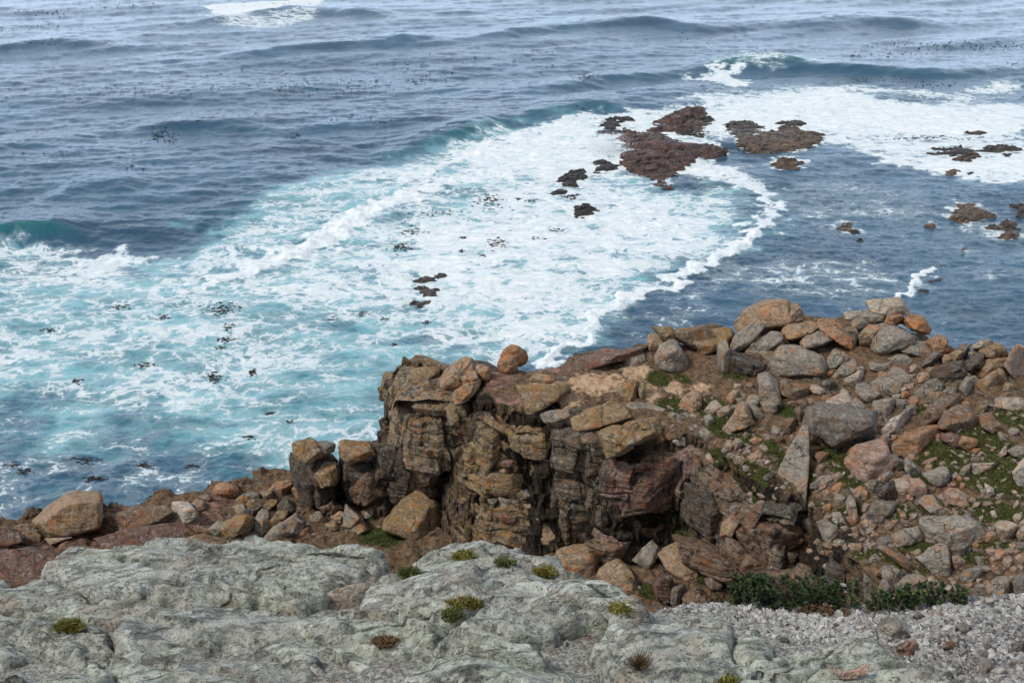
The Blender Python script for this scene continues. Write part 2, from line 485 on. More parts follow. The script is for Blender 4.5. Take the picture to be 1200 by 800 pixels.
def sea_material():
    m = NT("sea_water")
    geo = m.t.nodes.new("ShaderNodeNewGeometry")
    P = m.vmath('MULTIPLY', geo.outputs["Position"], (1, 1, 0))
    foam, aer, calm, steep = m.attr("foam"), m.attr("aer"), m.attr("calm"), m.attr("face")
    w1 = m.vmath('SCALE', m.vmath('SUBTRACT', m.noise(P, .16, 4, .55, out=1), (.5, .5, .5)), scale=5.5)
    w2 = m.vmath('SCALE', m.vmath('SUBTRACT', m.noise(P, .75, 4, .6, out=1), (.5, .5, .5)), scale=1.6)
    Q = m.vmath('ADD', m.vmath('ADD', P, w1), w2)
    Q = m.vmath('MULTIPLY', Q, (.62, 1, 1))
    v1 = m.vor(Q, .42, 'DISTANCE_TO_EDGE')
    v2 = m.vor(m.vmath('ADD', Q, (3.3, 1.7, 0)), 1.15, 'DISTANCE_TO_EDGE')
    v3 = m.vor(Q, 2.9, 'DISTANCE_TO_EDGE')
    nb = m.noise(m.vmath('MULTIPLY', P, (.55, 1, 1)), .22, 7, .62, .6)
    nf = m.noise(m.vmath('MULTIPLY', P, (.45, 1, 1)), 1.4, 7, .7, .8)
    f = m.math('MULTIPLY', m.ss(v1, 0, .42), .36)
    f = m.math('ADD', f, m.math('MULTIPLY', m.ss(v2, 0, .40), .31))
    f = m.math('ADD', f, m.math('MULTIPLY', m.ss(v3, 0, .38), .17))
    f = m.math('ADD', f, m.math('MULTIPLY', m.ss(nb, .25, .75), .30))
    f = m.math('ADD', f, m.math('MULTIPLY', m.ss(nf, .25, .75), .30))
    f = m.math('MULTIPLY', f, .78)
    D = m.math('MULTIPLY', foam, 1.0)
    mask = m.ss(m.math('SUBTRACT', D, f), -.04, .09)
    thin = m.math('MULTIPLY', m.ss(m.math('SUBTRACT', D, f), -.42, .06), m.ss(D, .02, .4))
    mask = m.math('MAXIMUM', mask, m.math('MULTIPLY', thin, .34))
    depth = m.noise(P, .06, 5, .6)
    deep = m.mix(m.ss(depth, .35, .65), (.016, .052, .094), (.030, .090, .152))
    nt = m.noise(m.vmath('MULTIPLY', P, (.5, 1, 1)), .3, 6, .65, .5)
    teal = m.mix(m.ss(nt, .35, .65), (.04, .17, .22), (.16, .38, .43))
    am = m.ss(m.math('ADD', aer, m.math('MULTIPLY', m.math('SUBTRACT', nt, .5), 1.1)), .15, .95)
    am = m.math('MULTIPLY', am, m.ss(aer, 0, .15))
    c = m.mix(am, deep, teal)
    c = m.mix(steep, c, (.012, .13, .125))
    fc = m.mix(m.math('MULTIPLY', m.ss(nf, .3, .66), m.ss(m.math('SUBTRACT', D, f), -.05, .32)), (.50, .585, .62), (.76, .775, .785))
    c = m.mix(mask, c, fc)
    rough = m.math('ADD', .14, m.math('MULTIPLY', mask, .5))
    R = m.vmath('MULTIPLY', P, (.5, 1, 1))
    r1 = m.noise(R, .9, 5, .62, .3)
    r2 = m.noise(R, 3.2, 5, .62, .3)
    h = m.math('ADD', m.math('MULTIPLY', r1, m.math('ADD', .09, m.math('MULTIPLY', calm, .17))), m.math('MULTIPLY', r2, m.math('ADD', .045, m.math('MULTIPLY', calm, .04))))
    h = m.math('MULTIPLY', h, m.math('SUBTRACT', 1.0, m.math('MULTIPLY', mask, .55)))
    h = m.math('ADD', h, m.math('MULTIPLY', m.math('MULTIPLY', mask, nf), .10))
    return m.finish(c, rough, m.bump(h, 1.0, 1.0), spec=.5, ior=1.33)
M_SEA = sea_material()
# ------------------------------------------------------------------ the sea
def wpoly(s, z=0.0):
    p = px(s)
    return at_z(p[:, 0], p[:, 1], z)[:, :2]

# outlines of the rocks that stand in the sea: name line by line, measured on the water
REEFS = """
@640,100
R|red|40,17 49,11 55,9 61,9 62,14 60,17 56,18 49,18|red-brown upper shelf of the big wave-washed reef
R|red|30,18 36,18 45,19 52,21 62,23 68,24 66,26 58,26 55,29 50,29 44,27 36,24 32,24|long dark middle shelf of the big wave-washed reef
R|red|30,26 36,25 44,25 50,29 52,32 44,32 38,33 32,31|lower red shelf of the big wave-washed reef
R|red|39,35 43,33 50,33 51,35 44,37 40,36|small red shelf just off the reef's landward tip
R|red|42,38 46,37 50,39 46,40|tiny last rock off the reef's landward tip
R|dgrey|70,15 73,14 80,14 84,16 80,19 76,20 72,18|dark left half of the islet behind the reef
R|brown|77,22 78,19 86,18 94,16 103,18 108,20 104,22 94,24 86,25 80,24|brown layered islet with a pale front edge beside the reef
R|brown|88,30 93,28 98,29 101,30 97,32 91,32|small brown rock awash in front of the layered islet
R|black|20,19 24,13 27,13 28,16 33,17 30,18 25,19|black rock at the seaward end of the reef in the spray
R|black|27,12 33,12 34,12.6 29,13.2|low dark strip of rock beyond the black seaward rock
R|black|19,29 24,29 28,31 24,32 20,32|dark rock nearest the reef in the chain across the white wash
R|black|10,33 15,32 15,36 11,35|squarish dark rock second in the chain across the white wash
R|black|5,36 8,34 11,35 11,38 7,38|dark rock third in the chain across the white wash
R|black|2,41 6,40 9,41 6,42 3,42|small dark rock by the double rock in the white wash
R|dark|4,43 10,42 14,42 10,44 5,44|long brownish rock below the small dark one in the white wash
R|black|11,47 16,46 20,48 16,50 12,50|isolated dark rock nearest us at the end of the chain
R|dark|58,12.5 64,12 66,13 60,14|thin dark reef sliver awash behind the upper shelf
R|dark|90,14 98,13.4 102,14.4 95,15.4|thin dark ledge awash behind the brown islet
R|dark|50,17.5 62,17.5 67,18.4 60,20 52,19.4|wet ledge joining the reef's shelves
@960,100
R|brown|52,48 54,46 60,46 63,48 64,51 58,52 53,51|largest brown rock in the sheltered water on the right
R|brown|62,49 67,49 68,50 64,51|low brown rock touching the largest sheltered rock
R|brown|72,53 74,52 77,53 77,55 73,55|upper brown rock of a pair close to the right edge
R|brown|71,57 74,55 78,57 77,59 72,59|lower brown rock of a pair close to the right edge
R|brown|66,54 70,54 70,56 67,56|small rock left of the pair by the right edge
R|dark|76,46 80,46 83,49 79,50|dark rock cut by the right edge in sheltered water
R|brown|7,55 10,53 13,53 13,55 10,56|pointed brown rock alone in the choppy channel
R|dark|11,56 15,56 16,57 13,57|low dark rock just below the pointed one in the channel
R|dark|58,18 63,17 65,18 62,18.6|small far dark rock in the right-hand surf
R|dark|46,24 51,24 56,23 55,24 49,25|leftmost dark rock of the cluster in the right-hand surf
R|dark|48,26 56,24 60,24 60,26 53,27|middle dark rock of the cluster in the right-hand surf
R|dark|62,25 67,23 76,23 77,24 70,25|long dark rock of the cluster in the right-hand surf
R|brown|54,28 58,26 63,27 60,28 56,29|reddish rock lowest of the cluster in the right-hand surf
R|brown|50,33 53,32 55,33 52,34|small brown rock at the landward edge of the right-hand surf
R|dark|72,26 75,26 74,27|tiny rock beside the long dark rock in the right-hand surf
R|dark|42,26 46,26 45,26.6|tiny rock left of the surf cluster
R|brown|58,33.5 60,33.4 60.5,34 58.6,34.2|tiny brown rock right of the small brown one in the surf edge
R|brown|46,69 49,69 50,70 47,70|small reddish rock awash near the little breaking wave
R|dark|43,75.4 47,75 48,76 44,76.2|low dark rock awash touching the little breaking wave
R|dark|38,80 40,79 44,79.2 42,80.4|dark rock awash under the little breaking wave
R|black|9,67 11,66.5 10.6,67.6 9.4,67.8|small black rock alone in the streaky channel
R|dark|62,75 68,74.6 70,75.4 64,76.2|thin reef strip awash far right below the sheltered rocks
R|black|15,60 17,59.2 16.6,60.6|tiny black rock between the channel rocks
R|brown|42,54 45,53 45,54.6|tiny reddish rock left of the largest sheltered rock
R|brown|55,64 57,63 58,65 56,66|small reddish rock awash below the largest sheltered rock
R|black|-20,70 -16,69.4 -15,70.4 -18,71|black rock alone in mid channel before the headland
@400,180
R|dark|29.5,48.6 33,47 36.6,47.2 36.8,48.6 31,49.4|upper dark rock of three in the middle of the white wash
R|dark|36.8,46.6 40,46 41,47 38,47.6|small rock adjoining the upper one of three
R|dark|27.4,52 30.2,51 34.6,51.4 38.6,53.4 36.4,54.6 31.8,54.8 30,52.8|middle rock of three in the white wash
R|dark|25.8,57.6 30.6,56.8 34.6,57 30,59|lowest rock of three in the white wash
""".strip().split("\n")

def parse(lines, scale):
    ox = oy = 0
    for ln in lines:
        if not ln.strip(): continue
        if ln[0] == '@': ox, oy = map(float, ln[1:].split(',')); continue
        yield ox, oy, ln.split('|')


def build_sea():
    ang = np.concatenate([np.radians(np.linspace(-86, -31.5, 50)), np.radians(np.arange(-31, 31.01, .052)), np.radians(np.linspace(31.5, 86, 50))])
    vv = np.arange(-130, 660, 1.0)
    el = PITCH + np.arctan((vv - 400) / FOC)
    r = CZ / np.tan(el[el > .035])
    r = np.concatenate([np.geomspace(20000, r.max() * 1.08, 30), r, [r.min() * .9, r.min() * .75]])
    A, Rr = np.meshgrid(ang, r)
    X = (np.sin(A) * Rr); Y = (np.cos(A) * Rr)
    fade = sstep(900, 300, Rr)
    # open-sea swell: many small trains, long crested, running towards the shore
    rg = np.random.default_rng(11)
    Z = np.zeros_like(X)
    for i in range(16):
        lam = 5.5 * (1.17 ** i)
        th = rg.normal(0, .32) + .25
        k = 2 * math.pi / lam
        a = .0068 * lam ** .72
        ph = (X * math.sin(th) - Y * math.cos(th)) * k + rg.uniform(0, 6.28)
        Z += a * (np.sin(ph) + .25 * np.sin(2 * ph + .5)) * (.65 + .6 * noise2(X / (lam * 3), Y / (lam * 2), 60 + i))
    Z *= 1.5
    shel = sdf_poly(X, Y, wpoly("650,430 720,360 850,295 900,235 960,190 1060,200 1300,240 1300,500"))
    calm = sstep(-8, 12, shel)
    lee = sdf_poly(X, Y, wpoly("-100,660 -100,560 0,420 200,350 420,280 560,200 720,200 900,240 1300,215 1300,660"))
    calm2 = sstep(-10, 15, lee)
    Z *= (1 - .55 * calm2)
    rip = fbm2(X * .22, Y * .55, 4, 3, .55) * .13 + fbm2(X * .9, Y * 1.7, 3, 9, .55) * (.03 + .04 * calm)
    Z += rip * (1 - .35 * calm)

    def ridge(s, h, wf, wb, vary=.5, seed=0):
        """a single swell following a line of points: wf = width of its face (our side), wb = width of its back"""
        p = wpoly(s)
        d = sdf_poly(X, Y, p, closed=False)
        # sign: which side of the line (towards the camera = face)
        o = np.argsort(p[:, 0]); yl = np.interp(X, p[o, 0], p[o, 1])
        side = Y - yl
        w = np.where(side < 0, wf, wb)
        t = np.interp(X, [p[:, 0].min(), p[:, 0].min() + .25 * np.ptp(p[:, 0]), p[:, 0].max() - .25 * np.ptp(p[:, 0]), p[:, 0].max()], [0.15, 1, 1, .15])
        g = np.exp(-(d / w) ** 2) * t
        g *= 1 + vary * noise2(X * .045, Y * .06, seed)
        return g * h, (g * (side < 0)).astype(np.float32)
    face = np.zeros_like(X)
    for s, h, wf, wb, fc in [
        ("500,52 560,46 640,34 750,29 860,36", 1.5, 4, 9, .0),
        ("240,72 330,60 420,56 540,42", 1.1, 4, 9, 0),
        ("590,118 640,105 700,93 800,84 900,79 1000,84 1100,90 1200,84 1300,80", 1.15, 3.0, 8, .12),
        ("820,84 870,76 910,75 950,80", .7, 2.2, 4, .85),
        ("-120,300 -40,286 20,277 70,273 110,272", 1.3, 2.0, 6, .6),
        ("-60,180 40,170 110,168", .9, 3, 6, 0), ("150,150 240,145 330,148", .7, 3, 6, 0),
        ("40,235 110,220 170,222", .6, 2.2, 5, 0), ("430,185 500,170 560,152 610,142", .8, 2, 5, .35),
        ("220,28 300,18 400,14 480,20", 1.4, 5, 9, 0), ("900,30 1000,26 1120,30", 1.0, 5, 9, 0),
        ("-40,60 60,52 160,54", .9, 4, 8, 0), ("600,140 680,128 740,126", .8, 2, 5, .2)]:
        g, f = ridge(s, h, wf, wb, .6, int(h * 37))
        Z += g
        face = np.maximum(face, f * fc)

    # ---------------- foam and aerated water (densities follow the wash between shore and reefs)
    wx = fbm2(X * .09, Y * .09, 4, 21) * 5.0; wy = fbm2(X * .09, Y * .09, 4, 41) * 6.0
    wx2 = fbm2(X * .5, Y * .5, 3, 22) * 1.3; wy2 = fbm2(X * .5, Y * .5, 3, 42) * 1.6
    Xw, Yw = X + wx * .6 + wx2, Y + wy * .6 + wy2
    foam = np.zeros_like(X); aer = np.zeros_like(X)
    def patch(s, dens, feather, air=0.0, warp=1.0):
        nonlocal foam, aer
        d = sdf_poly(X + (Xw - X) * warp, Y + (Yw - Y) * warp, wpoly(s))
        m = sstep(-feather, feather, d)
        foam = np.maximum(foam, m * dens); aer = np.maximum(aer, m * air)
    def line(s, dens, w, air=0.0, warp=.4, hump=0.0):
        nonlocal foam, aer, Z
        d = sdf_poly(X + wx2 * warp, Y + wy2 * warp, wpoly(s), closed=False)
        m = np.exp(-(d / w) ** 2)
        foam = np.maximum(foam, m * dens); aer = np.maximum(aer, np.exp(-(d / (w * 3)) ** 2) * air)
        if hump: Z += hump * np.exp(-(d / (w * .8)) ** 2) * (1 + .8 * fbm2(X * .5, Y * .5, 4, 77, .5))
    # background level in the lee
    patch("640,430 720,360 850,300 900,240 1000,225 1300,240 1300,520 640,520", .17, 6)
    # lower left lace
    patch("-120,300 0,312 160,300 300,330 480,390 570,420 500,440 480,560 330,590 180,520 -120,480", .40, 6, .95)
    patch("230,380 480,390 560,420 480,440 470,540 360,560 300,520 330,470 240,430", .41, 5, 1.0)
    patch("-120,500 60,480 190,500 330,560 240,600 -120,640", .29, 4, .2)
    # aqua mid wash
    patch("160,300 250,255 330,222 430,195 520,172 600,150 600,205 470,238 400,270 300,325 180,335", .44, 4, 1.0)
    patch("-40,300 60,290 150,285 180,300 120,330 -40,335", .52, 3, .6)
    patch("60,290 150,282 175,296 140,318 60,318", .62, 2, .5)
    # the main white wash
    patch("250,345 330,308 400,268 470,236 560,208 640,190 700,205 780,222 850,215 895,240 870,272 840,298 770,330 715,358 690,388 650,424 560,440 480,420 400,390 310,372", .51, 4, .85)
    patch("430,300 560,215 660,205 720,215 820,230 860,270 780,320 700,350 620,400 520,380 440,350", .64, 5, .6)
    patch("540,170 620,145 700,132 720,150 735,190 760,215 700,215 600,215 540,220", .74, 3, .7)
    patch("700,135 780,125 840,135 860,150 830,170 860,195 880,215 800,215 740,205", .70, 2.5, .5)
    # right wash behind the reef
    patch("790,125 860,114 940,104 1040,114 1140,122 1300,112 1300,150 1210,150 1180,158 1120,158 1000,160 920,178 860,160 820,165", .80, 4, .5)
    patch("940,165 1000,155 1300,150 1300,205 1200,210 1165,217 1130,212 1075,196 1000,182", .60, 3, .4)
    patch("1030,190 1150,170 1300,150 1300,200 1200,208 1160,215 1120,208", .68, 2, .3)
    # far breakers
    patch("235,8 300,3 380,-4 372,7 325,17 265,20", 1.1, 2.0, .3, .5)
    patch("230,14 300,20 370,14 360,26 300,34 250,28", .5, 4, .2)
    patch("815,88 835,80 858,84 882,98 862,108 836,106", .74, 2.0, .5, 1.2)
    patch("825,66 880,58 950,72 1000,72 960,82 850,80", .50, 4, .55)
    patch("780,115 880,108 960,100 900,118 820,128", .6, 3, .5)
    # rollers and the edges of spent wash
    line("236,334 268,322 300,311 350,294 385,275 415,256 440,243 500,223 545,212 590,205", .95, 1.8, .7, 1.2, .15)
    line("300,311 350,294 385,275 415,256 440,243", .98, 2.3, .7, 1.0, .10)
    line("480,208 540,185 590,170 640,150 690,138", .78, 2.2, .6, 1.2, .14)
    line("638,424 665,404 690,384 718,357 745,345 782,334 815,318 850,297 880,276", .98, .9, .1, .9, .18)
    line("800,192 830,200 862,210 890,224 906,238 898,254 880,275", .74, 1.3, .4, 1.2, .12)
    line("1056,352 1066,342 1077,330 1087,316", .95, .36, .0, .6, .18)
    line("1186,100 1130,112 1060,108 1000,104", .6, 3, .3, 1.0)
    line("985,160 1050,180 1110,200 1165,215 1210,206", .8, 1.4, .3, 1)
    # streaky half-spent foam in the lee
    patch("860,300 930,290 1000,300 1070,318 1075,345 1020,372 900,350 790,372 720,380 790,340", .36, 5, .05)
    patch("700,400 780,350 860,345 850,390 760,400", .26, 4)
    patch("900,205 990,200 1080,228 1130,250 1080,262 960,250 910,240", .28, 4, .05)
    patch("930,236 980,236 1000,246 950,252", .42, 2, .1)
    patch("975,262 1010,258 1030,272 990,280", .5, 1.5, .1)
    patch("1110,240 1200,262 1210,290 1130,282 1100,262", .36, 2, .05)
    # water breaking white round the rocks awash
    for ox, oy, (_, tint, poly, label) in parse(REEFS, 1):
        p = px(poly) * 3.0 + np.array([ox, oy]); w = at_z(p[:, 0], p[:, 1], 0.0)[:, :2]
        sel = (X > w[:, 0].min() - 5) & (X < w[:, 0].max() + 5) & (Y > w[:, 1].min() - 6) & (Y < w[:, 1].max() + 6)
        d = sdf_poly(X[sel] + wx2[sel] * .7, Y[sel] + wy2[sel] * .7, w)
        s_ = min(1.0, .3 + .12 * float(np.ptp(w[:, 0])))
        foam[sel] = np.maximum(foam[sel], (.74 * s_) * np.exp(-(np.maximum(-d, 0) / (.5 + .7 * s_)) ** 2))
    # streaks stretch along the wind
    foam = foam * (1 + .16 * noise2(X * .05, Y * .25, 91))
    # rocks awash are ringed by foam
    Z += foam * .07 * fbm2(X * .8, Y * .8, 4, 55)
    Z *= fade
    V = np.stack([X, Y, Z], -1).reshape(-1, 3)
    me = mesh_np("sea", V, grid_faces(*X.shape)[:, ::-1], M_SEA)
    add_attr(me, "foam", foam); add_attr(me, "aer", aer); add_attr(me, "calm", calm); add_attr(me, "face", np.clip(face, 0, 1))
    return link("sea", me, "blue sea streaked with white surf and turquoise wash around the rocky point", "sea", kind="structure")
build_sea()
# ------------------------------------------------------------------ the headland (terrain)
SHORE = at_z(*px("-900,640 -200,632 0,616 60,611 112,606 150,600 200,586 262,572 345,560 440,536 520,505 640,460 800,440 1000,420 1200,430 2200,470").T, 0.2)[:, :2]
SHORE = np.concatenate([SHORE, [[60, 8], [-60, 8]]])
def ztop(Y): return 9.0 + (Y - 26) / 17.0
def plate(s):
    p = px(s); out = []
    for u, v in p:
        Y = 36.0
        for _ in range(12):
            z = ztop(Y); Y = float(at_z(u, v, z)[1])
        out.append((float(at_z(u, v, ztop(Y))[0]), Y))
    return np.array(out)
CLIFF = [(450,43.0,8.3),(460,41.0,8.8),(468,39.4,8.9),(482,38.3,9.05),(512,37.9,9.1),(543,38.1,9.2),(547,40.6,9.5),(555,40.7,9.5),(558,37.2,9.2),(576,36.6,9.0),(602,36.1,8.8),(638,35.9,8.9),
  (640,37.9,9.3),(648,37.9,9.4),(649,35.1,9.4),(676,34.7,9.4),(703,34.9,9.4),(705,36.9,9.4),(713,36.7,9.3),(714,34.3,8.8),(740,33.9,8.7),(772,34.0,8.7),(800,34.3,8.8),(814,34.5,9.0),(828,33.9,9.0),
  (840,33.3,8.8),(857,32.5,8.7),(873,31.7,8.5),(896,30.9,8.5),(918,30.2,8.6),(934,30.0,8.7),(941,32.0,8.8),(958,31.3,8.8),(964,28.9,8.75),(978,28.4,8.7),(1000,27.5,8.65),(1022,26.2,8.6),(1042,25.0,8.5),(1060,23.2,8.4)]
def cl_xy(u, Y, z): # plan position of a point seen at column u
    v = 400 + FOC * math.tan(math.atan2(CZ - z, Y) - PITCH)
    p = at_y(u, v, Y); return p[0], p[1]
CLXY = np.array([cl_xy(*c) for c in CLIFF]); CLZ = np.array([c[2] for c in CLIFF])
_far = plate("548,434 560,430 600,428 640,424 678,412 700,406 780,398 860,388 890,372 960,366 1040,370 1090,392 1140,412 1200,416 1500,440 2600,520 2600,900")
_cl = CLXY[::-1].copy(); _cl[:, 1] += np.where(np.arange(len(_cl))[::-1] < 6, 2.6, .75)
PL1 = np.concatenate([_far, _cl[:-2], [[_far[0][0] - 3.2, 41.6]]])
PL2 = at_z(*px("474,448 500,434 542,430 548,462 520,466 495,468 478,462").T, 9.0)[:, :2]
PL3 = at_z(*px("445,528 545,515 548,538 520,544 450,546").T, 5.2)[:, :2]
PL4 = at_z(*px("700,655 760,620 800,640 860,700 820,740 740,740").T, 4.8)[:, :2]
GUL = at_z(*px("545,560 700,590 830,600 960,640 1010,760 600,760 540,640").T, 3.6)[:, :2]
BUMPS = [((905, 392), 41.5, 2.0, .25), ((1040, 385), 41.5, 2.2, .35), ((850, 405), 40.5, 1.6, .2), ((1150, 430), 38, 1.8, .3), ((985, 480), 35.5, 1.6, .2)]

def terr(x, y, fine=True):
    x = np.asarray(x, float); y = np.asarray(y, float)
    n = fbm2(x * .55, y * .55, 4, 101)
    nf = fbm2(x * 2.6, y * 2.6, 3, 131) if fine else 0
    s = sdf_poly(x, y, SHORE) + n * .7
    zb = np.where(s > 0, np.minimum(s * .85, 1.7 + .10 * s) + .25 * n, s * .6)
    zb = zb + .12 * fbm2(x * .5 + y * .1, y * 1.4, 3, 171, ridged=True) * (s > 0)
    g = sdf_poly(x, y, GUL)
    zb = np.where(s > 0, zb + sstep(-1, 2, g) * .9, zb)
    T = zb
    for P, zt, k in ((PL1, ztop(y), 3.6), (PL3, 5.2, 2.6), (PL4, 4.6, 1.4)):
        d = sdf_poly(x, y, P) + .5 * noise2(x * .6, y * .6, 151) + .13 * noise2(x * 2.2, y * 2.2, 152)
        e = np.minimum(d, 0)
        zz = zt + e * k
        # stepped bedding on the cliff
        st = (zz * 1.35 + .25 * n)
        zz = np.where(e < 0, zz * .2 + .8 * ((np.floor(st) + sstep(.45, .95, st - np.floor(st))) - .25 * n) / 1.35, zz)
        zz = zz - .25 * np.exp(-np.maximum(d, 0) / .35) + .16 * n * (d > 0)
        T = np.maximum(T, zz)
    for (u, v), Y, r, h in BUMPS:
        c = at_y(u, v, Y)
        T = T + h * np.exp(-((x - c[0]) ** 2 + (y - c[1]) ** 2) / r ** 2)
    return T + .045 * nf

def tz(u, v, Y0=22.0, Y1=47.0):
    """where the sight line through a photo pixel meets the headland: used once, to stand each rock on the ground"""
    Ys = np.arange(Y0, Y1, .06)
    p = at_y(np.full_like(Ys, u), np.full_like(Ys, v), Ys)
    dz = p[:, 2] - terr(p[:, 0], p[:, 1])
    h = np.nonzero(dz < 0)[0]
    if len(h): return p[h[0]]
    return p[np.argmin(dz + .02 * (Ys - 30))]

MOSS = [(772,442,13,7),(800,444,9,4),(795,476,26,9),(838,482,17,16),(848,505,18,9),(862,438,14,6),(872,512,18,8),(858,556,24,16),(812,540,14,12),
  (908,532,9,18),(948,560,6,18),(968,520,12,14),(985,545,14,20),(996,566,12,8),(1105,532,34,16),(1150,512,24,16),(1188,488,18,14),(1165,560,44,20),(1082,562,14,6),
  (1092,594,18,8),(1160,598,32,12),(1140,620,14,12),(1038,650,22,8),(1066,668,20,7),(1142,655,12,8),(1002,592,10,9),(990,600,8,6),(1060,600,12,6),(1080,640,20,7),
  (800,655,22,22),(820,672,16,12),(765,692,16,10),(446,628,26,12),(430,590,10,6),(245,628,24,6),(36,630,14,8),(1010,650,10,6),(1120,545,24,10),(1180,540,25,14),(828,562,20,14),(872,548,16,9),(922,484,14,7),(1006,520,10,10),(960,600,8,8),(1045,600,12,7),(1120,640,14,8),(1175,640,18,9),(905,455,16,5),(1080,480,14,6),(890,560,12,12),(690,500,6,4),(590,502,8,4),(850,585,10,6)]
SAND = [(700,450,45,14),(745,436,22,14),(660,470,26,16),(640,452,20,10),(765,465,12,16),(790,455,14,8),(820,455,16,8)]
RED = [(575,440,34,18),(640,432,36,12),(730,412,36,8),(600,470,40,10),(180,605,90,18),(260,590,30,8),(120,630,110,16),(40,650,90,30),(1090,500,14,8)]
DARK = [(620,590,70,60),(720,640,80,30),(860,640,50,40),(960,650,40,40),(500,590,60,30),(400,580,60,16),(1060,545,8,14),(570,540,14,60),(760,600,50,30)]  # dark ground of gully and cliff foot; the boulder-gap spot is painted shade
MOSS = [(a_, b_, c_ * 1.2, d_ * 1.2) for a_, b_, c_, d_ in MOSS]
def spots(x, y, z, L):
    out = np.zeros(np.shape(x), np.float32)
    for u, v, ru, rv in L:
        c = tz(u, v); k = math.hypot(*(c - np.array([0, 0, CZ]))) / FOC
        up_ = tz(u, v - rv * .5); dn = tz(u, v + rv * .5)
        ry = float(np.clip(abs(up_[1] - dn[1]), rv * k * .8, rv * k * 3.0))
        out = np.maximum(out, np.exp(-((x - c[0]) / (ru * k)) ** 2 - ((y - c[1]) / ry) ** 2))
    return out

def build_terrain():
    ang = np.radians(np.concatenate([np.arange(-62, -33, .35), np.arange(-33, 36, .062), np.arange(36, 62, .35)]))
    r = np.concatenate([np.arange(14, 26, .3), np.arange(26, 47, .05), np.arange(47, 54, .4)])
    A, Rr = np.meshgrid(ang, r)
    X, Y = np.sin(A) * Rr, np.cos(A) * Rr
    Z = terr(X, Y)
    gy, gx = np.gradient(Z)
    gy = gy / np.gradient(Rr, axis=0); gx = gx / (np.gradient(A, axis=1) * Rr)
    steep = sstep(1.0, 2.5, np.hypot(gx, gy))
    # bedding pushed in and out on the steep faces
    off = (fbm3(X * .7, Y * .7, Z * 3.2, 3, 7) * .34 + fbm3(X * 2.5, Y * 2.5, Z * 1.2, 3, 17) * .18) * steep
    X2 = X + off * .6; Y2 = Y - off
    V = np.stack([X2, Y2, Z], -1).reshape(-1, 3)
    F = grid_faces(*X.shape)[:, ::-1]
    F = F[:, ::-1]
    keep = (V[F][:, :, 2].max(1) > -2.0)
    V, F, u = compact(V, F, keep)
    me = mesh_np("headland", V, F, M_TERR)
    x, y, z = V.T
    add_attr(me, "moss", spots(x, y, z, MOSS)); add_attr(me, "sand", spots(x, y, z, SAND))
    add_attr(me, "red", spots(x, y, z, RED)); add_attr(me, "dark", spots(x, y, z, DARK))
    link("headland", me, "rocky headland of orange soil, red bedrock and moss above a dark gully", "headland", kind="structure")
build_terrain()

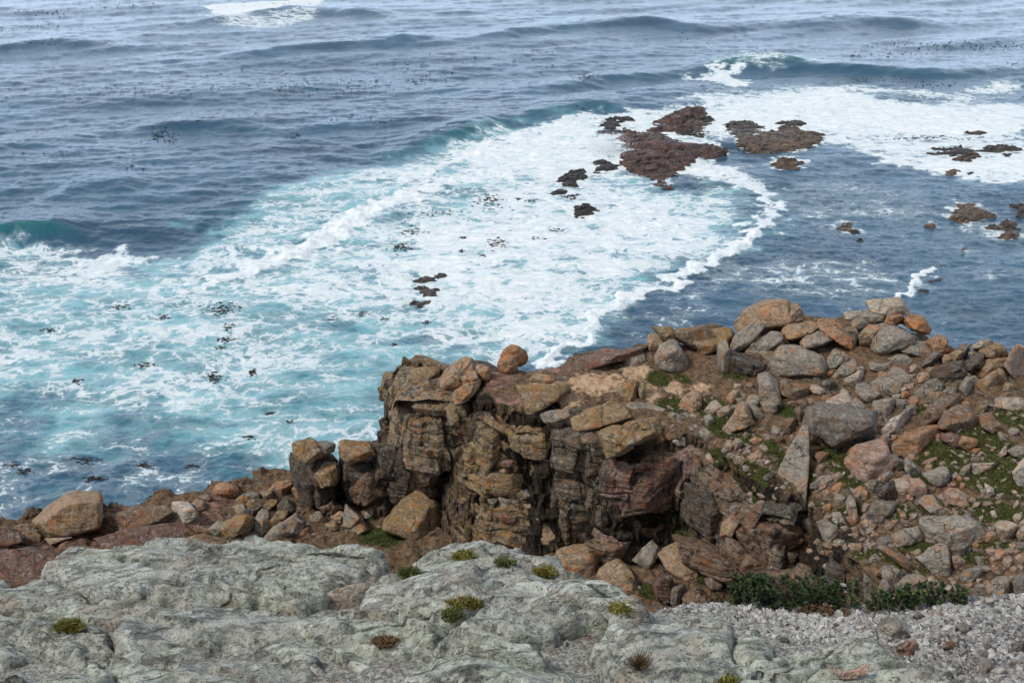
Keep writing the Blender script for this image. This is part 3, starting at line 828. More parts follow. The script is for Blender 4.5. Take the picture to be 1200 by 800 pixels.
# ------------------------------------------------------------------ the cliff: bedded, jointed faces standing along the brink
def build_cliff():
    seg = np.linalg.norm(np.diff(CLXY, axis=0), axis=1); S = np.concatenate([[0], np.cumsum(seg)])
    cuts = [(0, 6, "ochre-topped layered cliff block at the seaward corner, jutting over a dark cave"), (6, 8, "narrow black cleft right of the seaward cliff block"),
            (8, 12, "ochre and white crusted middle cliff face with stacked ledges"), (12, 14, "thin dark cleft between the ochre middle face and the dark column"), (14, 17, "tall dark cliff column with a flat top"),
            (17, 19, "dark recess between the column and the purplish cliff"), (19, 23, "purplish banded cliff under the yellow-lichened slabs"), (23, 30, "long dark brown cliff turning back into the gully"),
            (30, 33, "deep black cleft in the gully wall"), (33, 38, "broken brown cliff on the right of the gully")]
    st = .035
    for ci, (a, b, lab) in enumerate(cuts):
        s = np.arange(S[a] - .05, S[b] + .05, st)
        h = 7.2; lip = 3.4 if ci == 0 else 1.5
        w = np.concatenate([np.arange(-lip, 0, .05), np.arange(0, h, st)])          # <0: on top, inwards; >0: down the face
        ss, ww = np.meshgrid(s, w, indexing='ij')
        x0 = np.interp(s, S, CLXY[:, 0]); y0 = np.interp(s, S, CLXY[:, 1]); z0 = np.interp(s, S, CLZ)
        e = .30
        tx = np.interp(s + e, S, CLXY[:, 0]) - np.interp(s - e, S, CLXY[:, 0]); ty = np.interp(s + e, S, CLXY[:, 1]) - np.interp(s - e, S, CLXY[:, 1])
        tl = np.hypot(tx, ty) + 1e-6; nx, ny = ty / tl, -tx / tl
        down = np.maximum(ww, 0); inn = np.maximum(-ww, 0)
        zz = z0[:, None] - down
        px_ = x0[:, None] + 0 * ww; py_ = y0[:, None] + 0 * ww
        # bedding and joints
        w1 = fbm3(px_ * .5, py_ * .5, zz * .9, 3, 401); w2 = fbm3(px_ * .5, py_ * .5, zz * .5, 3, 431)
        zq = zz * 1.25 + .14 * ss * 1.25 + .4 * w1 + .4 * np.sin(zz * 1.7) + 40
        li, lf = np.floor(zq), zq - np.floor(zq)
        H = lambda i, j, k: (_hash(i, j, i * 0, k) & 1023) / 1023.0
        sq = ss / 1.35 + .22 * w2 + H(li, li * 0, 5) * 1.0 + 10
        ji, jf = np.floor(sq), sq - np.floor(sq)
        bz = zz * .42 + .3 * w1 + .1 * ss + 9; bi, bf = np.floor(bz), bz - np.floor(bz)
        bs = ss / 2.0 + .18 * w2 + H(bi, bi * 0, 6); bj, bjf = np.floor(bs), bs - np.floor(bs)
        d = .34 * (H(li, ji, 7) - .5) + .16 * (H(li, li * 0, 8) - .5) + .85 * (H(bi, bj, 9) - .5)
        d -= .10 * (1 - sstep(0, .10, lf)) + .08 * (1 - sstep(0, .07, jf)) * (H(li, ji, 11) > .35) + .22 * (1 - sstep(0, .06, bf)) + .34 * (1 - sstep(0, .05, bjf))
        d += .12 * w1 + .035 * fbm3(px_ * 3, py_ * 3, zz * 3, 3, 451) + .03 * fbm3(px_ * 1.4, py_ * 1.4, zz * 6.0, 3, 461)
        face = sstep(0, .7, down)
        batter = .045 * down
        if ci == 0: batter = batter - 1.5 * sstep(3.0, 4.0, down) * sstep(S[2], S[3], ss)
        if ci == 2: batter = batter + .25 * np.floor(down / 1.3)
        if ci >= 7: batter = batter + .05 * down
        off = (d * (.25 + .75 * face) + batter)
        topn = .10 * (np.floor(2.2 * (w1 + .6 * noise2(px_ * .9 + inn, py_ * .9, 470))) / 2.2) + .05 * fbm2(px_ * 2 + inn * nx[:, None] * -2, py_ * 2 - inn * ny[:, None] * 2, 3, 475)
        X = px_ + nx[:, None] * (off - inn); Y = py_ + ny[:, None] * (off - inn)
        # rounded brink, and a top that falls a little to the brink
        Z = zz + np.where(inn > 0, topn * sstep(0, .2, inn) - .03, 0) - .12 * np.exp(-(ww / .14) ** 2) - .8 * sstep(lip - .35, lip, inn)
        V = np.stack([X, Y, Z], -1).reshape(-1, 3)
        o = V.mean(0) * [1, 1, 0]
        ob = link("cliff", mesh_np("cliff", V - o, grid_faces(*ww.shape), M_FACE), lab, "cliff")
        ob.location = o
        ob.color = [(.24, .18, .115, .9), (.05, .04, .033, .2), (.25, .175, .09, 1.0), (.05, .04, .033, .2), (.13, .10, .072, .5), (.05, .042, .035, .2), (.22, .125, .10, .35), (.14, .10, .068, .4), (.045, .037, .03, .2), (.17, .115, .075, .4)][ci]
build_cliff()

# ------------------------------------------------------------------ the near hillside with its lichen slabs
GS = -.30
def gz(Y): return 25.7 + GS * (Y - 4.5)
def at_g(u, v, h=0.0):
    r = ray(u, v)
    t = (25.7 - GS * 4.5 + h - CZ) / (r[..., 2] - GS * r[..., 1])
    return r * t[..., None] + np.array([0, 0, CZ])
EDGE = at_g(*px("-700,700 -200,694 0,692 60,694 200,690 440,690 560,680 660,690 720,704 770,712 850,706 940,708 1000,710 1040,704 1110,699 1200,694 1500,690 1900,690").T)
def hillz(x, y):
    e = np.interp(x, EDGE[:, 0], EDGE[:, 1])
    d = y - e
    z = gz(np.minimum(y, e)) + .05 * fbm2(x * 1.2, y * 1.2, 4, 203) + .015 * fbm2(x * 8, y * 8, 3, 209)
    dp = np.maximum(d, 0)
    return z - np.minimum(dp * 1.9, 3.0 + dp * .86) - .02 * (d > -.3)
def build_hill():
    x = np.concatenate([np.linspace(-40, -6, 35), np.arange(-5.8, 6.2, .045), np.linspace(6.4, 40, 35)])
    y = np.concatenate([np.linspace(-12, 3.6, 30), np.arange(3.8, 12, .045), np.linspace(12.2, 30, 40)])
    X, Y = np.meshgrid(x, y)
    Z = hillz(X, Y)
    Z = np.maximum(Z, 2.0)
    me = mesh_np("hillside", np.stack([X, Y, Z], -1).reshape(-1, 3), grid_faces(*X.shape), M_HILL)
    link("hillside", me, "steep stony hillside under the grey slabs, falling to the gully", "hillside", kind="structure")
build_hill()

CRACKS = ["300,678 350,682 400,678 440,670", "130,732 122,750 128,772 150,790", "862,716 866,735 860,752 868,762", "905,756 925,742 944,733 962,746", "40,704 100,698 160,700 230,694 300,700",
  "566,708 540,720 510,738 478,756", "200,748 270,742 330,744 400,738 450,744", "682,736 690,756 704,774 732,794", "446,800 460,772 484,756 520,748", "0,744 50,758 84,770 116,782", "600,676 560,690 520,694 470,690",
  "240,770 300,764 352,772", "800,770 850,764 900,770 960,762", "940,790 980,770 1020,772", "640,700 690,706 730,716", "150,650 200,656 260,650"]
def slab(name, label, s, h=.22, rad=.30, dome=.1, seed=0, mat=None, step=(.014, .022), edge=4.0, rough=1.0, name_cat="rock slab", tilt=(0, 0), parent=None, jag=.12):
    """a bedded slab of bedrock: its outline lies on the slope, its top is gently domed, its sides drop away"""
    p = px(s)
    W = at_g(p[:, 0], p[:, 1], h)[:, :2]
    lo, hi = W.min(0) - .5, W.max(0) + .5
    X, Y = np.meshgrid(np.arange(lo[0], hi[0], step[0]), np.arange(lo[1], hi[1], step[1]))
    wob = fbm2(X * 1.6, Y * 1.6, 4, seed + 300) * jag + fbm2(X * 6, Y * 6, 3, seed + 320) * jag * .25
    d = sdf_poly(X, Y, W) + wob
    sz = max(.3, float(d.max()))
    prof = np.where(d > 0, 1 - np.exp(-d / rad * 2.2), d * edge / max(h, .05))
    cx, cy = W.mean(0)
    Z = gz(Y) + h * prof - (h * .0)
    Z += dome * (sstep(0, sz, d) - .15) + tilt[0] * (X - cx) + tilt[1] * (Y - cy)
    # bedding ledges that run slantwise across the slab, hollows and grain
    q = X * .16 + Y
    led = fbm2(X * .5, q * 1.9, 4, seed + 340, ridged=True)
    Z += rough * (.032 * led + .025 * fbm2(X * .8, Y * .9, 3, seed + 350) + .011 * fbm2(X * 3.3, Y * 3.3, 4, seed + 360) + .005 * fbm2(X * 13, Y * 13, 3, seed + 370))
    st = fbm2(X * .4, q * 1.5, 3, seed + 380) * 2.6
    Z += rough * .09 * (np.floor(st) + sstep(.86, 1.0, st - np.floor(st)) - st)
    for cl in CRACKS:
        cp = px(cl); cw = at_g(cp[:, 0], cp[:, 1], h)[:, :2]
        if cw[:, 0].max() < lo[0] or cw[:, 0].min() > hi[0]: continue
        cd = sdf_poly(X + .5 * wob, Y + .6 * wob, cw, closed=False)
        Z -= .075 * np.exp(-(cd / .018) ** 2) + .03 * np.exp(-(cd / .07) ** 2)
    F = grid_faces(*X.shape)
    dm = d.ravel()
    keep = dm[F].max(1) > -.42
    V, F, u = compact(np.stack([X, Y, Z], -1).reshape(-1, 3), F, keep)
    me = mesh_np(name, V, F, mat or M_LICH)
    return link(name, me, label, name_cat if parent is None else None, parent=parent)

SLABS = [
 ("far ridge", "long pale lichen slab forming the left skyline of the near rock, behind a dark crack", "46,660 76,638 150,627 205,622 250,626 300,624 350,625 402,627 436,638 448,656 420,674 380,688 330,698 250,694 160,684 80,680", dict(h=.17, rad=.06, dome=.03, seed=1)),
 ("pink ledge", "pinkish bare sandstone ledge tucked under the left skyline slab", "300,712 330,698 380,688 430,668 462,664 458,678 420,692 370,704 330,718", dict(h=.10, rad=.08, dome=.02, seed=2, mat=M_LICHP, jag=.04, rough=.5)),
 ("left flank", "broad mottled lichen slab on the left with white patches and a mossy hollow", "-120,676 0,668 60,674 160,692 240,698 310,712 350,722 420,712 430,728 350,748 250,758 150,765 60,760 -120,780", dict(h=.13, rad=.09, dome=.02, seed=3)),
 ("dome", "large domed grey-green slab at the centre skyline carrying yellow moss tufts", "432,672 470,648 500,632 545,626 580,628 625,636 662,650 672,662 720,672 752,682 768,698 740,712 700,724 640,738 580,746 500,752 430,748 370,736 340,722 400,704", dict(h=.20, rad=.08, dome=.06, seed=4)),
 ("corner chip", "small white-topped slab corner at the right tip of the domed slab", "712,690 738,686 760,692 772,702 752,708 720,704", dict(h=.36, rad=.08, dome=.02, seed=5, jag=.04)),
 ("block", "rounded charcoal and white lichen boulder beside the gravel, cracked across its right end", "682,748 692,732 716,722 770,714 820,714 862,724 900,742 924,756 900,776 850,790 790,800 740,800 704,784", dict(h=.20, rad=.05, dome=.04, seed=6, jag=.04, edge=7)),
 ("lower dome", "dark grey-green slab in the bottom centre with a steep left face", "444,830 452,800 462,776 484,760 530,748 580,740 620,746 660,764 690,790 720,830", dict(h=.19, rad=.06, dome=.06, seed=7, jag=.06)),
 ("bottom left", "pale speckled slab filling the bottom left corner below the mossy hollow", "-150,800 0,788 70,776 120,764 200,758 300,752 360,764 350,790 372,830 -150,840", dict(h=.12, rad=.10, dome=.04, seed=8)),
 ("white stone", "smooth whitish stone at the bottom edge between gravel and dark slab", "360,830 372,798 392,786 416,790 430,806 440,830", dict(h=.16, rad=.10, dome=.04, seed=9, mat=M_LICHP, jag=.03, rough=.4)),
 ("bottom right", "flat greenish slab in the bottom right with a flake lying on it", "740,850 800,790 860,764 930,748 1000,738 1034,744 1056,764 1104,772 1142,788 1190,850", dict(h=.13, rad=.07, dome=.03, seed=10, jag=.05)),
 ("crack block", "small dark block in the hollow with a cushion of moss on top", "58,772 62,752 80,744 100,748 104,764 90,776", dict(h=.10, rad=.06, dome=.02, seed=11, jag=.02)),
 ("mid ledge", "grey ledge of gritty rock between the domed slab and the bottom left slab", "290,770 330,748 430,744 500,752 470,770 440,790 370,786", dict(h=.08, rad=.08, dome=.02, seed=12, jag=.06)),
]
for nm, lab, s, kw in SLABS:
    o = slab("lichen_slab", lab, s, **kw)
def slab_top(u, v):
    """first surface met by the sight line among slabs and hillside (for standing tufts and chips on them)"""
    dg = bpy.context.evaluated_depsgraph_get()
    dr = mathutils.Vector(ray(u, v)).normalized()
    ok, loc, nor, *_ = scene.ray_cast(dg, mathutils.Vector((0, 0, CZ)), dr)
    return np.array(loc), np.array(nor)
# ------------------------------------------------------------------ boulders, cliff blocks, reefs
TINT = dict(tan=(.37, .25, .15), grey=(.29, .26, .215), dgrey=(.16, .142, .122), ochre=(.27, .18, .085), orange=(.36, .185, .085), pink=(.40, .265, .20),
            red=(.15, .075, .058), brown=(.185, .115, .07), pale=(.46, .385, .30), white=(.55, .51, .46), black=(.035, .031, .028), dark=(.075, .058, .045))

def facet_rock(p, anchor=None, f=.42, k=60, seed=0, dz=0.0, z=None, Y=None, lay=.3, sub=None, deep=1.0, front=None, lump=1.0, cliff=False, chop=5):
    """a solid faceted rock: flat top, front and end faces cut from one block, its outline known from the photo, thickness as wide as it is tall"""
    rg = np.random.default_rng(seed)
    u0, v0 = p.min(0); u1, v1 = p.max(0)
    cu, cv = p.mean(0)
    a2 = 0.5 * np.sum(p[:, 0] * np.roll(p[:, 1], -1) - np.roll(p[:, 0], -1) * p[:, 1])
    q = np.roll(p, -1, 0); cr = p[:, 0] * q[:, 1] - q[:, 0] * p[:, 1]
    cu, cv = ((p + q) * cr[:, None]).sum(0) / (6 * a2)
    if Y is not None: B = at_y(cu, v1, Y)
    elif z is not None: B = at_z(cu, v1, z)
    else: B = tz(cu, v1)
    B = B + np.array([0, -dz, 0]) if dz == 0 else at_y(cu, v1, B[1] - dz)
    eye = np.array([0, 0, CZ])
    dist = np.linalg.norm(B - eye)
    m = dist / FOC                                   # metres per photo pixel here
    w, h = (u1 - u0) * m, (v1 - v0) * m
    size = min(w, h * 1.3)
    az = rg.uniform(-.5, .5) if front is None else front
    split = rg.random() < .6 and front is None
    tilt = rg.uniform(.05, .28)
    if cliff: tilt *= .3; az *= .5; k = max(k, 16); deep = max(deep, 1.3)
    normals, points = [], []
    fr = [az] if not split else [az - .55, az + .55]
    vr = v0 + f * (v1 - v0)
    ruv = lambda a, b: ray(a, b) / np.linalg.norm(ray(a, b))
    fronts = []
    for a in fr:
        nv = np.array([math.sin(a), -math.cos(a), tilt]); nv /= np.linalg.norm(nv)
        fronts.append(nv)
    r_ = ruv(cu, vr)
    nb = np.array([0, -1, tilt]); nb /= np.linalg.norm(nb)
    t = np.dot(nb, B - eye) / np.dot(nb, r_)
    ridge = eye + r_ * t
    for nv in fronts: normals.append(nv); points.append(ridge - nv * (0.0 if not split else 0.0))
    up = np.array([rg.normal(0, .12), rg.normal(0, .12) - .03, 1.0]); up /= np.linalg.norm(up)
    rc = ruv(cu, cv)
    s_ = min(.62, max(0.0, (f - .5) * 1.7))
    up = up * (1 - s_) - rc * s_; up /= np.linalg.norm(up)
    normals.append(up); points.append(ridge)
    t0 = max([0] + [np.dot(nv, pt - eye) / np.dot(nv, rc) for nv, pt in zip(normals, points) if np.dot(nv, rc) < -1e-3])
    dl = .5 * size * deep
    C = eye + rc * (t0 + dl)
    # outline planes
    hull = p
    for i in range(len(hull)):
        a, b = hull[i], hull[(i + 1) % len(hull)]
        if np.hypot(*(b - a)) < 1e-3: continue
        ra, rb = ruv(*a), ruv(*b)
        nv = np.cross(ra, rb); nv /= np.linalg.norm(nv)
        if np.dot(nv, rc) > 0: nv = -nv
        ptp = eye + (ra + rb) * .5 * (t0 + dl)
        nj = nv - rc * rg.uniform(-.03, .22) * (1 - 1.5 * s_) ; nj /= np.linalg.norm(nj)
        normals.append(nj); points.append(ptp)
    normals.append(-up); points.append(B - up * .25 * h)
    bk = np.array([rg.normal(0, .3), 1, .25]); bk /= np.linalg.norm(bk)
    normals.append(bk); 
    rt = ruv(cu, v0)
    ptop = eye + rt * (np.dot(up, ridge - eye) / np.dot(up, rt)) if np.dot(up, rt) < -.05 else C
    need = min(float(np.dot(bk, ptop - C)) + .1 * size, 3.0 * max(w, h))
    points.append(C + bk * max(size * .75 * deep, need))
    N = np.array(normals); H = np.einsum('ij,ij->i', N, np.array(points) - C)
    H = np.maximum(H, .10 * size)
    # a few corners broken off
    q0 = rg.normal(size=(400, 3)); q0 /= np.linalg.norm(q0, axis=1)[:, None]
    P0 = q0 / ((np.maximum(q0 @ N.T, 0) / H).max(1))[:, None]
    for _ in range(int(chop) if not cliff else min(2, int(chop))):
        nv = rg.normal(size=3) * .8 + np.array([0, -.5, .45]); nv /= np.linalg.norm(nv)
        N = np.vstack([N, nv]); H = np.append(H, (P0 @ nv).max() * rg.uniform(.68, .92))
    # star-shaped sampling, stretched to the block
    if sub is None:
        pxs = max(u1 - u0, v1 - v0)
        sub = 3 if pxs < 8 else 4 if pxs < 24 else 5 if pxs < 75 else 6
    d, F = ico(sub)
    ax = np.array([1.0, 0, 0]); ay = np.cross(rc, ax); ay /= np.linalg.norm(ay)
    S = d[:, :1] * ax * w * .5 + d[:, 1:2] * ay * h * .5 + d[:, 2:] * rc * size * .5
    D = S / np.linalg.norm(S, axis=1)[:, None]
    Gm = np.maximum(D @ N.T, 0) / H
    g = ((Gm ** k).sum(1)) ** (1.0 / k)
    R = 1.0 / np.maximum(g, 1e-6)
    P = D * R[:, None]
    # surface: dents, spalls and bedding
    s0 = seed * 3.7
    x, y, zz = (P / max(size, .05)).T
    n = fbm3(x * 1.6 + s0, y * 1.6, zz * 1.6, 2, seed % 50)
    n2 = fbm3(x * 4.5 + s0, y * 4.5, zz * 4.5, 3, seed % 50 + 3)
    rid = .5 - abs(fbm3(x * 2.6 + s0, y * 2.6, zz * 2.6, 3, seed % 50 + 9))
    bd = np.array([rg.normal(0, .18), rg.normal(0, .18), 1.0]); bd /= np.linalg.norm(bd)
    tb = P @ bd
    bz = noise2(tb * (3.0 / max(.35, size ** .5)) + s0, x * .35 + s0, seed % 40) + .5 * noise2(tb * (9.0 / max(.35, size ** .5)) + s0, x * .5, seed % 40 + 3)
    amp = size * lump * (.055 * n + .026 * n2 + .03 * rid) + lay * .065 * size ** .8 * bz
    # a few deep clefts
    for c_ in range(2 if size > 1.0 else 0):
        cn = np.array([rg.normal(), rg.normal() * .5, rg.normal() * .5]); cn /= np.linalg.norm(cn)
        cd = P @ cn - rg.uniform(-.3, .3) * size + .1 * size * n
        amp = amp - (.06 if cliff else .022) * size * np.exp(-(cd / (.035 * size)) ** 2)
    if cliff:
        tq = tb / .42 + .5 * n + 20
        li, lf = np.floor(tq), tq - np.floor(tq)
        rnd = ((_hash(li, li * 0 + seed, li * 0, 3) & 1023) / 1023.0)
        amp = amp + .10 * min(1.6, size) * (rnd - .5) * sstep(0, .12, lf) * sstep(1, .88, lf) - .05 * min(1.5, size) * (1 - sstep(0, .10, lf))
        tv = (P @ ax) / .9 + .6 * n + 30
        vf = tv - np.floor(tv)
        rv = ((_hash(np.floor(tv), li, li * 0, seed) & 1023) / 1023.0)
        amp = amp + .07 * min(1.6, size) * (rv - .5) - .045 * min(1.5, size) * (1 - sstep(0, .07, vf)) * (rv > .4)
    P = P + D * amp[:, None]
    V = P + C
    # settle the outline: width and height as measured, about the block's own middle
    for _ in range(2):
        pu, pv = project(V)
        su = max(1.0, (u1 - u0) / max(1e-3, np.ptp(pu))); sv = max(1.0, (v1 - v0) / max(1e-3, np.ptp(pv)))
        M0 = V.mean(0); R0 = V - M0
        a1, a2_ = R0 @ ax, R0 @ ay
        V = V + ax * ((su - 1) * a1)[:, None] + ay * ((sv - 1) * a2_)[:, None]
        pu, pv = project(V)
        ds = np.linalg.norm(M0 - eye) / FOC
        V = V + ax * ((u0 + u1) / 2 - (pu.min() + pu.max()) / 2) * ds + (-ay if ay[2] > 0 else ay) * (v0 - pv.min()) * ds
    return V, F, C

